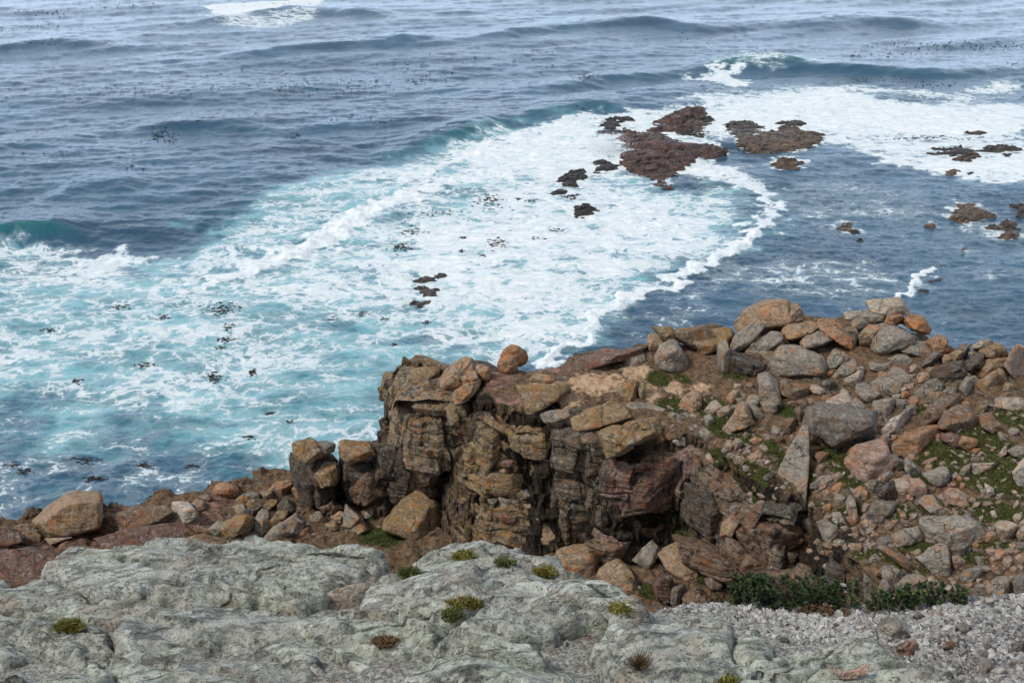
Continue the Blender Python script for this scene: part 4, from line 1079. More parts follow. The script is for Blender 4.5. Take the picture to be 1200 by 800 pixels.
ROCKS = """
@840,340
tan|16,20 21,13 29,9 48,8 57,11 57,16 49,23 50,29 40,32 25,28 17,30|large domed tan boulder with ring marks on the skyline of the pile|f=.6 L=.3 z=10.6
tan|49,23 57,16 58,11 63,11 67,16 67,23 58,27 50,29|orange-tinged rock split off the right end of the domed tan boulder|f=.35 z=10.6
grey|11,43 17,33 27,27 37,28 37,32 28,38 19,49 13,47|long tilted grey and orange slab leaning under the domed tan boulder|f=.75 z=10.4
grey|18,50 28,38 38,33 44,34 50,41 40,44 31,49 25,54 20,53|second tilted grey slab lying against the first below the domed tan boulder|f=.7 z=10.2
grey|31,49 37,43 49,40 52,46 44,53 40,57 36,53|grey rock with pale crust wedged between tilted slab and broad flat boulder|f=.55 z=10.0
tan|51,33 53,29 60,26 76,25 82,30 72,34 66,39 56,39 52,38|orange-topped rock just in front of the split tan rock|f=.6 z=10.5
grey|66,40 69,35 80,32 89,35 88,41 79,44 73,46 67,45|lens-shaped grey rock with pale lichen lying on the broad flat boulder's edge|f=.6 z=10.3
grey|41,60 48,48 53,44 68,46 80,52 83,58 83,64 76,67 66,69 55,67 44,66|broad flat grey boulder overhanging a black hollow|f=.72 z=9.9 deep=1.2
grey|84,60 90,48 93,46 102,52 97,57 90,62 86,62|grey diamond-shaped slab beside the broad flat boulder|f=.75 z=9.9
orange|79,28 82,24 95,23 101,26 101,36 108,44 106,48 94,47 88,38 84,32|smooth orange bedrock slope between the tan boulders and the stacked rocks|f=.8 z=10.2 L=.2
grey|94,61 99,56 107,54 109,59 104,65 99,68 95,66||f=.6
pale|100,69 110,63 114,65 114,71 107,76 100,74||f=.6
red|0,30 8,33 14,36 13,39 5,39 -4,38 -5,32|reddish flat ledge at the sea edge left of the tilted slabs|f=.5 z=10.0
grey|1,42 6,40 10,46 10,63 7,65 2,58|narrow upright grey rock below the reddish ledge|f=.3
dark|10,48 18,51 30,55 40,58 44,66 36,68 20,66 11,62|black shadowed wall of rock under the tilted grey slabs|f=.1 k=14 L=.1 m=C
grey|33,66 37,65 46,75 48,80 50,90 36,90 34,75|grey slab standing on edge under the black hollow|f=.3
brown|50,74 60,73 70,75 75,78 72,84 58,87 50,82||f=.5
dark|82,72 89,69 92,73 87,78 82,77||f=.4
grey|110,72 120,72 126,80 118,88 109,80||f=.55
pale|100,17 112,16 113,20 108,24 100,23||f=.5 z=10.9
grey|106,24 114,21 118,26 113,30 107,29||f=.5 z=10.8
grey|113,18 125,15 132,18 130,24 120,26 114,22|grey-topped rock in the stack under the pale skyline rock|f=.5 z=10.9
tan|112,30 118,26 130,26 132,36 124,41 112,40|tan rock at the foot of the stack with the pale skyline rock|f=.35 z=10.5
dgrey|100,30 107,29 112,36 108,42 102,38||f=.3 z=10.3
@1020,340
pale|-3,9 0,7 9,6 24,8 29,13 26,16 17,18 9,20 6,15 0,13|pale beaked rock perched highest on the skyline|f=.5 z=11.2
orange|9,21 14,18 24,19 27,24 18,26 11,25|dark orange rock directly beneath the pale beaked rock|f=.3 z=11
grey|4,42 5,32 10,26 22,25 33,31 33,38 25,42 17,45 12,47 7,45|blocky grey boulder with pinkish face and dark clefts under the skyline stack|f=.25 z=10.4
orange|27,25 31,19 36,20 42,24 46,30 46,34 38,33 30,29|sharp orange rock sloping down to the sea right of the skyline stack|f=.5 z=10.7
orange|43,39 51,35 58,38 60,46 54,50 47,45|orange block on the skyline where the pile drops to the sea|f=.4 z=10.2
grey|23,45 33,40 41,40 50,46 50,49 43,52 31,50 24,48|smooth egg-shaped grey boulder lying in front of the orange skyline block|f=.5 k=9 z=10.1
grey|14,53 20,50 28,50 32,54 30,57 23,58||f=.5
dgrey|40,59 46,52 50,48 55,50 50,55 43,61|thin dark slab leaning on edge behind the small stones|f=.3
grey|0,57 5,55 12,57 13,62 6,64 0,62||f=.5
grey|13,64 19,60 25,61 31,66 30,71 23,73 15,68|greenish grey flat rock among the small stones|f=.6
pink|31,60 35,58 38,61 36,65 31,64||f=.5
pale|38,67 42,64 46,67 45,71 39,73 37,71||f=.4
grey|2,72 9,68 17,69 23,73 23,79 16,81 5,79|rough grey boulder with a pinkish right end among the small stones|f=.4
dgrey|35,77 46,70 51,69 58,75 58,79 50,84 38,82|flat-topped dark grey boulder with a pale rim, on moss|f=.62
pink|26,74 33,72 37,74 33,78 27,77||f=.5
pale|23,76 27,75 28,79 24,80||f=.5
grey|0,78 4,74 7,78 6,83 0,84||f=.4
grey|45,60 50,60 49,65 43,64||f=.4
tan|55,53 60,50 64,52 64,56 57,59||f=.5 z=10
tan|64,49 69,47 72,48 72,53 67,56 64,53|small yellow-tan block on the skyline gap|f=.4 z=10.2
dgrey|68,45 72,42 78,42 78,47 73,50||f=.4 z=10.1
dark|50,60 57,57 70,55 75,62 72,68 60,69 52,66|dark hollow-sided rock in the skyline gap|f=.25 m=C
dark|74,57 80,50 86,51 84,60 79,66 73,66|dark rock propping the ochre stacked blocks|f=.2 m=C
pale|80,44 87,39 94,39 92,42 84,46 79,46|thin pale capstone on the ochre stack|f=.6 z=10.7
grey|78,48 83,46 85,49 81,52||f=.4 z=10.4
ochre|86,45 91,42 99,41 105,45 105,52 95,53 88,51|ochre lichen block, uppermost of the big stack near the right edge|f=.5 z=10.4 L=1
ochre|82,58 84,56 95,54 106,53 106,58 95,65 87,69 83,67|wedge-shaped block in the middle of the ochre stack|f=.25 L=.7 z=9.9
ochre|80,74 90,68 104,60 107,68 107,80 103,83 95,84 84,83 79,79|large flat-faced ochre boulder at the foot of the ochre stack|f=.12 L=1 z=9.5
grey|69,78 76,68 80,72 79,80 74,84||f=.3
pink|107,46 112,44 125,46 128,60 126,72 120,78 109,77 107,72 112,62 112,54|tall pinkish wall of rock at the right edge beside the ochre stack|f=.15 z=9.4
@1020,460
grey|2,10 4,6 13,5 18,8 20,14 15,18 6,19 2,16|rounded grey-ochre boulder above the black gap|f=.4
grey|18,8 20,5 27,5 29,9 26,13 21,13||f=.4
white|7,29 9,24 14,25 25,16 26,12 31,10 34,13 34,20 27,27 18,30 13,34|long pale crusted rock tilted over the black gap|f=.6
orange|18,34 26,29 35,26 51,26 55,32 54,40 50,44 43,47 30,47 21,46 18,39|large squarish orange-brown block with a smooth face on the mossy slope|f=.18 chop=0 lump=.6
brown|53,25 57,16 66,10 74,10 81,18 83,25 79,31 71,34 60,31 54,29|brown boulder with white-streaked face just right of the orange-brown block|f=.4
brown|42,18 44,10 48,5 60,2 68,8 60,14 54,17 53,23 46,26 42,24|dull brown rock leaning behind the white-streaked boulder|f=.35
red|55,33 60,31 69,35 69,43 62,40 56,37||f=.3
orange|69,43 69,38 72,34 82,37 82,40 77,46 72,46|small bright orange angular rock on the moss under the white-streaked boulder|f=.4
brown|85,22 87,16 93,16 101,23 103,28 97,33 92,30 87,26|dark red-brown rock half sunk in moss below the ochre stack|f=.5
ochre|81,15 84,9 90,7 88,14 84,18||f=.4
tan|43,-1 48,-2 58,-1 50,5 46,5||f=.5
dgrey|16,50 19,48 24,54 27,58 24,61 17,58||f=.3
grey|26,52 30,51 35,55 38,61 36,64 29,62 26,57||f=.3
orange|26,49 37,49 38,52 33,54||f=.4
pink|42,47 46,46 46,50 43,51||f=.4
pink|41,55 45,52 51,50 52,53 46,56 43,57||f=.5
grey|42,63 50,60 56,58 60,60 62,64 60,70 57,75 51,70 43,67|layered grey boulder with a pink underside on moss|f=.45
grey|70,63 73,58 78,55 77,61 73,65||f=.5
pale|78,63 80,57 88,55 98,56 97,58 90,58 86,62 84,66 79,65|curled pale flake of rock lying on the moss|f=.5
white|99,49 106,42 107,47 103,50||f=.5
pink|91,45 96,42 100,43 98,46 93,46||f=.5
pink|82,50 86,46 89,48 88,51||f=.5
grey|107,44 112,42 122,40 122,50 112,48|flat grey slab jutting in at the right edge above the moss|f=.5
white|112,62 118,54 124,52 124,72 116,73 113,68|black and white crusted boulder at the right edge|f=.3
orange|67,65 70,64 72,68 69,70||f=.5
pink|73,66 77,66 77,69 73,69||f=.5
orange|71,70 75,72 72,76 70,75||f=.5
pale|101,67 108,65 108,68 102,70||f=.5
white|90,71 96,75 97,79 92,82 91,76||f=.4
grey|86,76 90,75 91,82 87,82||f=.4
white|109,76 114,76 115,79 110,79||f=.5
grey|6,67 10,63 15,61 19,65 14,69 8,71||f=.4
pale|16,68 22,67 28,68 31,73 30,78 21,80 18,75|square pale-topped grey rock beside a dark twin|f=.6
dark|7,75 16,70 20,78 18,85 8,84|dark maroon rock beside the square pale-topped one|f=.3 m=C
pink|31,67 38,67 42,71 43,78 36,83 31,79||f=.3
dgrey|0,70 5,68 8,73 6,78 -2,78||f=.4
pink|58,78 63,75 72,78 78,85 76,90 66,89 59,84|smooth pink oval boulder with stripes on the mossy slope|f=.4 k=9
pale|97,10 103,4 115,4 124,8 124,14 112,14 103,12|pale pink shattered outcrop under the wall at the right edge|f=.6
@840,460
grey|59,31 61,29 70,30 71,36 72,58 71,70 71,80 69,88 55,87 50,80 46,76 47,68 52,58 54,48|tall grey lichen-crusted slab standing like a pillar on the orange slope|f=.83 L=.1 chop=0 lump=.6
pink|101,50 107,40 116,35 128,36 133,44 136,54 130,62 122,66 112,67 106,63 102,56|big pinkish-grey boulder with a cracked bright face beside the black hollow|f=.4
dgrey|71,25 76,12 86,10 100,12 118,18 122,30 110,38 100,45 94,48 86,40 76,34|large black boulder speckled with white lichen overhanging the moss|f=.25 L=.1 chop=1
pale|85,8 92,3 99,0 106,7 106,13 99,16 92,13|pale lichen-capped rock on top of the black speckled boulder|f=.5
grey|102,18 106,9 110,5 115,8 115,14 110,22 106,23|finger-shaped grey rock leaning on the black speckled boulder|f=.4
tan|4,28 12,18 19,8 24,10 28,22 27,25 18,27 6,32|tan wedge-shaped rock with a speckled face on the mossy bench|f=.35
grey|1,14 8,11 15,10 16,13 10,19 3,21||f=.5
grey|26,10 32,12 36,18 36,21 32,23 29,20||f=.3
grey|33,7 40,4 47,9 46,13 41,16 36,14||f=.4
dgrey|45,5 50,4 51,12 47,11||f=.4
tan|9,1 14,-2 17,2 15,7 11,9 8,6||f=.4
grey|15,5 19,4 20,8 17,10||f=.4
brown|47,24 52,20 60,22 63,29 58,33 50,31|rounded brown lump of rock just above the tall grey pillar slab|f=.5 k=10
grey|6,44 8,37 11,37 12,41 10,46||f=.4
grey|12,40 16,36 20,40 18,44 13,45||f=.4
white|21,48 25,44 26,47 23,49||f=.4
orange|26,37 30,34 35,36 33,41 28,40||f=.5
pale|34,43 37,41 42,46 40,48||f=.5
pink|0,53 5,51 11,55 9,57 2,56||f=.5
grey|12,62 17,59 20,60 17,65 13,66||f=.5
grey|0,56 4,57 9,61 3,60||f=.5
dark|36,66 42,64 45,62 44,68 41,70||f=.4
tan|89,65 95,62 98,64 97,68 93,69||f=.5
tan|89,75 96,70 100,72 99,76 92,78||f=.5
tan|106,76 112,73 118,77 116,82 108,82||f=.5
grey|115,71 122,68 128,72 126,76 119,77||f=.5
orange|72,41 78,41 82,43 77,46 73,45||f=.6
white|3,73 7,72 10,76 8,79 4,78||f=.4
grey|0,67 2,70 2,77 -2,78||f=.4
dgrey|61,15 64,12 68,22 66,25 63,20||f=.3
@840,580
tan|3,25 7,21 8,16 20,15 19,20 14,30 8,35 4,32|pale-crusted tan rock clinging to the gully wall|f=.3 dz=1.0
brown|8,34 16,34 25,42 36,49 41,54 38,60 32,63 24,60 17,56 9,45|slanting brown rib of rock running down the gully wall|f=.4 m=C dz=1.0
dark|0,48 10,52 20,60 22,67 12,64 0,58|dark slanting ledge low in the gully|f=.4 m=C dz=.3
brown|4,60 10,61 14,67 9,70 4,66||f=.5
grey|81,20 86,18 96,25 99,30 95,35 88,37 84,30|grey lump of rock on the brink above the black cleft|f=.4
orange|83,9 88,6 92,9 92,13 85,12||f=.4
grey|101,6 104,1 107,5 109,18 106,19 101,12|slim grey upright stone on the mossy bank right of the orange path|f=.3
grey|8,3 13,2 13,8 9,11||f=.4
grey|15,2 20,1 20,5 16,6||f=.4
grey|23,3 28,0 33,5 30,9 25,8||f=.4
white|94,68 98,65 104,70 110,74 108,77 98,75|white quartz-like rock between the bushes|f=.4
@1020,580
grey|41,19 46,17 75,18 82,22 87,29 86,36 76,38 62,40 50,39 42,36|big oblong grey slab lying across the lower slope|f=.6 L=.05 chop=1 lump=.6
grey|18,34 24,29 38,25 41,31 42,37 33,39 28,42 20,40|speckled grey rock touching the left end of the oblong grey slab|f=.4
grey|36,50 46,43 52,39 60,39 62,50 63,60 61,65 56,66 50,60 43,55|triangular grey-brown slab below the oblong grey slab|f=.8 L=.1
dgrey|63,41 68,37 77,37 78,44 75,48 68,47|dark cube of rock with a rusty spot under the oblong slab's right end|f=.35
pink|63,47 67,47 74,53 74,56 66,58 63,54||f=.5
dgrey|-4,16 0,10 6,1 14,5 22,8 22,12 17,17 15,21 4,22 -3,20|dark flat-faced rock with a pinkish rim on the moss|f=.65
grey|37,5 42,0 48,0 56,9 56,12 50,16 44,11|grey angular rock with a brown stain behind the oblong grey slab|f=.6
pale|98,22 101,20 109,20 115,24 112,28 107,34 102,33 99,28|pale peach pointed boulder on the moss near the right edge|f=.35
pale|114,30 118,21 124,20 124,38 118,37|pale rock cut by the right edge beside the peach boulder|f=.3
dgrey|5,34 10,30 20,27 22,30 18,36 10,39||f=.5
grey|6,56 13,53 20,54 28,59 25,65 20,67 12,62|mottled grey rock at the lower left of the mossy ledge|f=.5
grey|22,67 30,60 40,61 44,64 35,69 28,71||f=.5
grey|-2,50 3,46 9,50 11,53 5,55 -1,54||f=.5
dgrey|5,74 9,66 14,65 18,69 16,77 10,82 4,82|dark grey rock on the right of a pair above the bushes|f=.3
dgrey|-6,70 -5,62 2,58 8,64 5,74 2,82 -5,82|dark grey rock on the left of a pair above the bushes|f=.3
brown|90,60 97,52 103,56 112,61 110,63 100,63 94,64||f=.5
grey|90,70 97,65 105,64 111,68 113,80 104,82 92,80|white-flecked grey boulder just above the gravel near the right edge|f=.35
dgrey|112,66 118,61 124,61 124,82 115,82|dark boulder cut by the right edge just above the gravel|f=.3
grey|71,62 75,58 84,55 87,58 83,64 77,68 71,66|grey boulder with a reddish ring on its side|f=.4
grey|82,49 86,48 89,55 85,56||f=.4
pink|90,42 95,40 100,46 97,48 92,46||f=.5
pink|98,44 104,42 106,48 102,52 98,50||f=.5
pale|108,38 113,37 116,41 112,43||f=.5
pink|107,44 113,42 117,44 113,47 109,48||f=.5
pink|104,53 108,48 111,52 109,58 105,57||f=.5
pink|112,48 119,45 124,48 122,53 116,52||f=.5
orange|87,30 92,29 98,34 96,38 88,37||f=.5
grey|31,44 38,42 40,45 35,48||f=.5
pink|63,67 67,66 69,69 65,71||f=.5
orange|22,12 27,13 28,17 24,19||f=.5
brown|29,17 36,15 38,18 33,21||f=.5
pale|85,17 88,16 88,22 86,22||f=.4
white|94,13 97,12 99,17 96,18||f=.4
white|111,10 115,4 116,7 113,11||f=.4
white|116,14 119,13 119,16||f=.4
pink|78,10 82,5 87,5 84,9 80,11||f=.5
orange|3,57 6,59 8,62 4,63||f=.5 dz=.3
brown|7,41 12,40 25,49 35,55 42,60 40,63 28,58 15,48|thin reddish ledge of bedrock edging the moss|f=.5
pale|83,65 87,66 86,69 83,69||f=.5
@660,460
ochre|6,20 8,18 20,12 36,8 44,9 48,13 52,20 50,23 40,25 28,27 20,30 11,31 9,25|pale flat slab dusted with yellow lichen at the brink of the cliff|f=.72 L=1 z=9.3 chop=1 lump=.6
ochre|29,28 45,24 60,20 71,20 74,30 74,35 66,38 56,41 44,49 37,50 35,42 31,34|thick yellow-lichened slab jutting furthest over the cliff|f=.6 L=1.2 Y=33.3 k=34 chop=1 lump=.6
grey|48,10 54,7 64,7 78,11 80,15 76,19 70,17 62,20 53,21 51,16|grey slab behind the thick yellow-lichened one|f=.75 z=9.4
tan|96,13 99,5 104,0 107,3 107,10 104,15|angular tan block in a ring of moss on the bench|f=.3
grey|110,20 114,17 117,22 115,27 111,27||f=.4
white|80,30 86,30 97,36 95,41 88,40 81,34|tilted block with a white broken edge beside the yellow-lichened slabs|f=.6
grey|106,31 111,28 117,34 119,39 114,41 109,36||f=.5
pale|112,49 116,47 124,50 124,57 117,54||f=.5
@660,370
ochre|43,58 50,53 57,50 58,58 59,66 48,67 45,62|tilted grey-yellow slab lying on the sandy patch|f=.85 L=.5
ochre|58,50 60,48 63,52 63,66 60,66|narrow strip of slab cracked off the tilted grey-yellow slab|f=.85 L=.3
grey|73,33 77,25 86,20 91,23 94,30 97,40 95,44 85,45 77,43 73,38|grey-topped boulder with a tan split face in front of a stacked pair|f=.4 k=12
tan|66,22 69,14 76,14 84,18 85,20 76,26 72,29 67,26|tan boulder with a crusted face behind the grey-topped split boulder|f=.4 L=.6
ochre|70,14 74,9 83,11 91,20 91,23 86,19 77,14|ochre rock crowning the stacked boulders by the sea|f=.6 L=1 z=10.7
brown|86,16 87,11 97,8 115,7 125,9 121,12 110,11 102,15 100,16 103,22 105,30 97,30 92,22|reddish flat-topped rock with a dark recess beside the stacked boulders|f=.25 z=10.0
ochre|102,15 110,10 122,10 132,13 135,16 130,18 131,25 122,30 110,31 106,24|yellow-ochre wedge of rock leaning over a dark recess|f=.55 L=1 z=10.0
grey|45,36 51,29 62,26 67,32 65,36 60,40 52,40 46,37|rounded grey boulder lying at the end of the raised red ledge|f=.5 k=10
red|6,38 10,32 20,28 40,25 62,24 64,27 50,29 44,36 30,37 20,40 12,41|long raised ledge of dark red rock along the sea edge|f=.55 z=9.9
tan|90,69 95,62 101,59 106,62 106,68 104,74 98,73 93,73|tan-grey angular boulder on moss in front of the stacked boulders|f=.35
pale|82,77 85,75 89,77 88,81 83,81||f=.5
pale|110,75 114,69 120,66 124,70 116,78||f=.5
@480,390
tan|25,40 27,33 34,28 38,22 43,20 49,23 52,31 53,37 47,42 36,43 29,42;36,43 44,38 53,36 50,44 45,50 40,53 36,50|smooth three-lobed tan boulder perched on the cliff corner|f=.6 k=8 L=.8 z=9.7 lay=.1
tan|52,27 55,25 61,27 63,32 61,37 58,37 53,32|small rounded rock beside the three-lobed boulder|f=.4 k=9 z=9.9
orange|72,20 74,14 80,10 88,12 91,17 91,23 87,26 84,27 76,26;69,25 72,20 77,17 84,21 83,28 79,32 74,32 70,29|pair-lobed orange boulder with a pinkish front on the red bedrock|f=.35 k=9 L=.7 z=9.9 lay=.1
tan|94,37 99,32 106,32 112,34 114,38 109,41 101,41|small knobbly tan rock behind the triangular slab|f=.5 k=9
ochre|85,42 95,41 120,42 124,48 110,56 103,62 94,66 91,64 88,53|flat triangular slab of yellow-grey rock pointing to the cliff edge|f=.78 L=.8 k=34 chop=0 lump=.5
grey|100,67 108,62 124,60 126,67 115,70 105,70|low grey slab just below the triangular slab|f=.6
grey|78,70 86,68 91,73 89,78 80,79||f=.6
ochre|53,68 58,64 63,65 66,72 64,76 57,75||f=.5
ochre|-3,34 4,30 10,30 11,27 22,28 24,34 24,40 14,43 5,45 -3,50 -4,40|ochre cracked block on the outer cliff corner against the surf|f=.5 L=.9 Y=39.6
@480,510
ochre|59,36 63,28 70,24 85,26 102,26 103,38 95,42 80,46 66,46 60,44|thick ochre-topped block halfway down the cliff|f=.25 L=1 Y=35.6
red|71,22 80,19 84,22 82,24 73,25|flat red chip on the ochre-topped block|f=.5 Y=35.5 dz=.1
orange|71,28 74,26 77,28 76,30||f=.5 Y=35.2
grey|65,56 74,48 84,46 85,52 83,60 74,59|layered grey-tan rock below the ochre-topped block|f=.45 Y=35.4
grey|84,47 88,43 102,40 104,45 96,48 85,50|flat grey slab tucked under the ochre-topped block|f=.65 Y=35.5
grey|83,60 85,54 104,49 106,57 96,61 86,62|grey-brown block lowest of three under the ochre-topped block|f=.4 Y=35.3
ochre|46,19 50,17 58,25 59,29 56,33 50,27 47,24|ochre sliver of rock stuck in the cleft|f=.5 Y=36.4 L=1
ochre|55,56 60,57 69,66 71,75 64,76 58,66|steep ochre rib at the foot of the cliff|f=.4 Y=35.3 L=.9
red|64,58 72,59 85,63 83,67 75,67||f=.5 Y=35.1
tan|91,68 97,62 107,64 116,70 124,74 122,85 105,85 92,80|rusty tan boulder on the gully floor behind the domed slab|f=.4 k=12
ochre|103,42 105,44 116,58 115,65 110,62 105,54|thin leaning slab beside the dark column|f=.4 Y=35
grey|115,68 119,62 128,60 132,63 128,67 120,69|flat oval grey stone under the dark column|f=.6
dgrey|60,49 68,49 64,55||f=.5 Y=35.4
@660,580
tan|-2,42 2,40 16,39 24,46 24,58 18,66 6,66 -2,58|rusty knobbed boulder behind the domed slab's right shoulder|f=.4 k=12
brown|18,38 30,32 50,34 54,44 48,52 34,52 24,48|rusty brown rock floor block under the dark column|f=.5 m=C
tan|27,64 30,58 38,51 44,51 47,58 57,68 44,80 40,80 34,72|square tan block standing on its corner in the gully|f=.75
grey|24,72 28,69 34,72 37,80 30,79||f=.5
grey|55,51 62,43 70,36 75,40 76,43 66,57 62,57|long grey block split across in the gully|f=.8
grey|71,35 78,31 87,31 88,34 81,42 77,42||f=.75
tan|76,45 90,36 104,34 112,40 106,52 106,62 99,67 90,63 82,56|pinkish-grey shelf beside the moss carpet in the gully|f=.7
red|72,70 77,63 84,64 84,76 80,84 74,80||f=.3 m=C
dgrey|84,72 92,70 94,80 88,88 84,84||f=.3
brown|94,80 104,74 112,82 114,98 104,103 96,94|knobbly brown rock below the moss carpet|f=.3 m=C
red|122,92 135,94 150,96 160,102 172,104 174,112 164,122 148,118 136,108|pinkish splintered bedrock at the foot of the moss carpet|f=.5
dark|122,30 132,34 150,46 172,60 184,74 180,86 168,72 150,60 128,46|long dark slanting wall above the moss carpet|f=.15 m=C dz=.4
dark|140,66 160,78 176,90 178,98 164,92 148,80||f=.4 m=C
tan|110,34 116,30 124,38 129,46 126,48 116,42||f=.5
red|111,66 116,64 124,70 124,74 116,74||f=.5 dz=.2
@0,0
brown|573,399 603,395 627,404 632,417 623,433 603,437 587,433 577,415|bulging brown cliff buttress with a mossy top at the edge of the gully|f=.3 m=C Y=30.2 chop=1 sc=1.08
brown|527,413 553,417 580,430 601,441 597,453 567,450 533,433|banded brown rib of rock below the leaning dark slab of cliff|f=.4 m=C Y=31.0 chop=1 sc=1.08
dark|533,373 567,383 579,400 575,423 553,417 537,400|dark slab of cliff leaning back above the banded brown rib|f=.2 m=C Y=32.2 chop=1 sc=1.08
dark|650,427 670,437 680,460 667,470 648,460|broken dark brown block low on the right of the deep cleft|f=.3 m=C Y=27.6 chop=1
red|472,357 497,353 527,355 541,363 537,383 527,397 500,400 475,397|bulging red-purple cliff block beneath the thick yellow-lichened slab|f=.22 m=C Y=33.4 chop=1 sc=1.05 L=.6
dark|293,350 313,342 320,373 313,395 293,391|black block bridging the right sea stack and the layered cliff|f=.15 m=C Y=39.0 chop=1 sc=1.1
brown|600,443 620,440 640,446 648,460 630,468 606,462|brown rock jammed at the foot of the bulging buttress|f=.4 m=C Y=28.8 chop=2 sc=1.05
@0,560
red|-6,62 8,56 20,55 40,56 56,60 60,68 40,76 10,82 -6,84|flat reddish bedrock shelf at the left edge below the lone boulder|f=.8 chop=1 L=.2
brown|74,36 92,30 106,24 128,22 132,30 116,38 96,42 80,44|low brown bedrock shelf right of the lone boulder at the water's edge|f=.75 chop=1 L=.5
red|78,46 100,40 124,36 140,36 150,44 138,52 110,56 84,54|long reddish bedrock shelf between the lone boulder and the white and grey boulder|f=.8 chop=1 L=.2
pink|56,62 80,58 104,56 112,60 96,66 70,70|pinkish layered bedrock just behind the near slab's left skyline|f=.8 chop=1 L=.2
brown|140,48 160,44 176,48 184,56 166,60 146,58|brown bedrock hump in front of the white and grey boulder|f=.75 chop=1 L=.6
grey|96,60 116,56 132,58 136,64 116,68 98,66|grey-brown rock ledge peeping over the near slab's left skyline|f=.75 chop=1 L=.4
red|-8,42 6,38 14,42 16,50 6,54 -8,54|dull reddish ledge cut by the left edge at the waterline|f=.7 chop=1 L=.2
@320,500
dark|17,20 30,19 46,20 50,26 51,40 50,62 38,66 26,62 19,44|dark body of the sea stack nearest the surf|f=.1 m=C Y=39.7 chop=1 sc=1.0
ochre|18,14 29,10 34,14 40,18 41,21 27,27 21,24|ochre capstone on the left sea stack|f=.6 L=1 Y=39.2 sc=1.25
dgrey|34,12 40,11 47,13 48,18 42,20 37,17|dark knob beside the ochre capstone|f=.4 Y=39.8
ochre|34,36 40,29 47,28 50,36 46,44 38,46|ochre-topped lump on the front of the left sea stack|f=.45 L=1 Y=38.9
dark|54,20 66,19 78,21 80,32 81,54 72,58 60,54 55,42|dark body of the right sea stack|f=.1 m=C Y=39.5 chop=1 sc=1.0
ochre|53,14 55,11 70,11 78,15 78,21 68,24 60,27 55,23|broad grey-ochre capstone on the right sea stack|f=.6 L=.8 Y=39.0 sc=1.2
brown|63,44 70,33 80,30 82,48 72,54 65,52|rounded brown buttress against the right sea stack|f=.3 m=C Y=38.8
ochre|17,47 24,41 29,40 32,46 27,56 20,56|yellow-topped rock at the foot of the left sea stack|f=.5 L=1
ochre|87,76 95,63 105,54 110,51 123,56 127,62 133,66 126,75 122,84 105,87 88,81|big ochre-faced boulder with a black right side at the mouth of the cave|f=.75 L=1 k=34 chop=0 lump=.5
dark|93,12 95,6 98,12 98,24 93,18||f=.4 m=C Y=39.5
grey|56,58 66,55 68,57 58,61||f=.5
grey|74,60 86,61 86,66 78,65||f=.5
grey|70,66 76,64 80,69 72,71||f=.5
grey|55,64 62,61 70,70 66,80 58,78 60,68||f=.6
tan|46,70 54,66 60,69 58,75 50,76||f=.5
brown|36,60 46,56 54,62 50,70 40,70|brown rubble block below the ochre-topped lump|f=.4 m=C
tan|42,76 48,73 52,78 48,82||f=.5
tan|60,76 70,74 74,80 66,84||f=.5
grey|28,70 36,66 40,72 34,76||f=.5
@180,540
orange|46,25 48,19 52,17 60,19 65,22 64,28 55,29 48,29|rounded orange boulder on the low shore ledge against the surf|f=.4 k=9
white|15,38 18,33 24,32 30,33 34,38 33,43 27,47 20,48 17,45|white and grey boulder on the low red shore ledge|f=.3
grey|30,33 35,30 40,31 41,36 36,40 33,37|light grey rock touching the white and grey boulder|f=.5
ochre|65,30 70,26 75,28 72,33 67,33||f=.5 L=1
ochre|71,34 78,27 84,33 83,35 74,37||f=.5 L=1
grey|62,35 70,34 71,40 66,42 62,39||f=.4
ochre|53,57 60,48 68,43 77,45 77,50 73,56 66,60 57,62 53,60|speckled ochre boulder in front of the shore rubble|f=.5 L=.7
ochre|85,35 92,30 98,31 96,34 90,39 86,38||f=.6 L=.8
grey|79,42 85,38 90,40 91,47 90,54 84,58 78,56 80,50|upright grey slab in the shore rubble|f=.5
grey|86,61 96,50 106,44 110,42 117,50 112,55 104,58 95,61|large slanting grey lichen slab in the shore rubble|f=.8 L=.1
ochre|90,46 97,39 104,38 105,42 96,49 91,54|thin ochre-edged slab resting behind the slanting grey slab|f=.7
dgrey|66,61 72,56 77,56 80,62 74,63||f=.5
orange|92,21 96,17 105,15 109,18 104,24 98,28 93,25|tilted orange boulder at the left foot of the sea stacks|f=.5 L=.5
ochre|84,24 92,23 93,28 87,30||f=.5
grey|44,52 50,47 56,48 54,57 48,57||f=.5
dgrey|70,27 78,24 84,26 84,31 79,29||f=.4
brown|36,28 42,26 45,30 40,32||f=.4
dark|72,38 84,36 78,42 74,44||f=.4 m=C
tan|104,60 112,56 120,52 122,56 112,60||f=.5
dark|98,34 104,30 110,36 106,42 98,40||f=.3 m=C
@0,560
tan|26,32 30,28 44,20 52,20 62,13 70,12 74,16 74,24 77,33 76,42 70,43 58,46 50,47 40,46 32,41 28,36|big lone orange-pink boulder with a mossy brown top above the sea|f=.36 L=.9 k=34 chop=0 lump=.6 lay=.1
brown|11,40 18,36 27,35 28,38 22,41 14,45|flat brown rock left of the lone orange-pink boulder|f=.5
brown|14,45 20,41 28,40 34,45 33,52 26,53 17,49|moss-covered rock under the left end of the lone orange-pink boulder|f=.6
pale|37,51 46,47 54,46 54,48 44,52|thin pale slab under the lone orange-pink boulder|f=.5
tan|97,45 101,43 106,47 106,49 99,50||f=.5
""".strip().split("\n")



objs = []
seed = 100
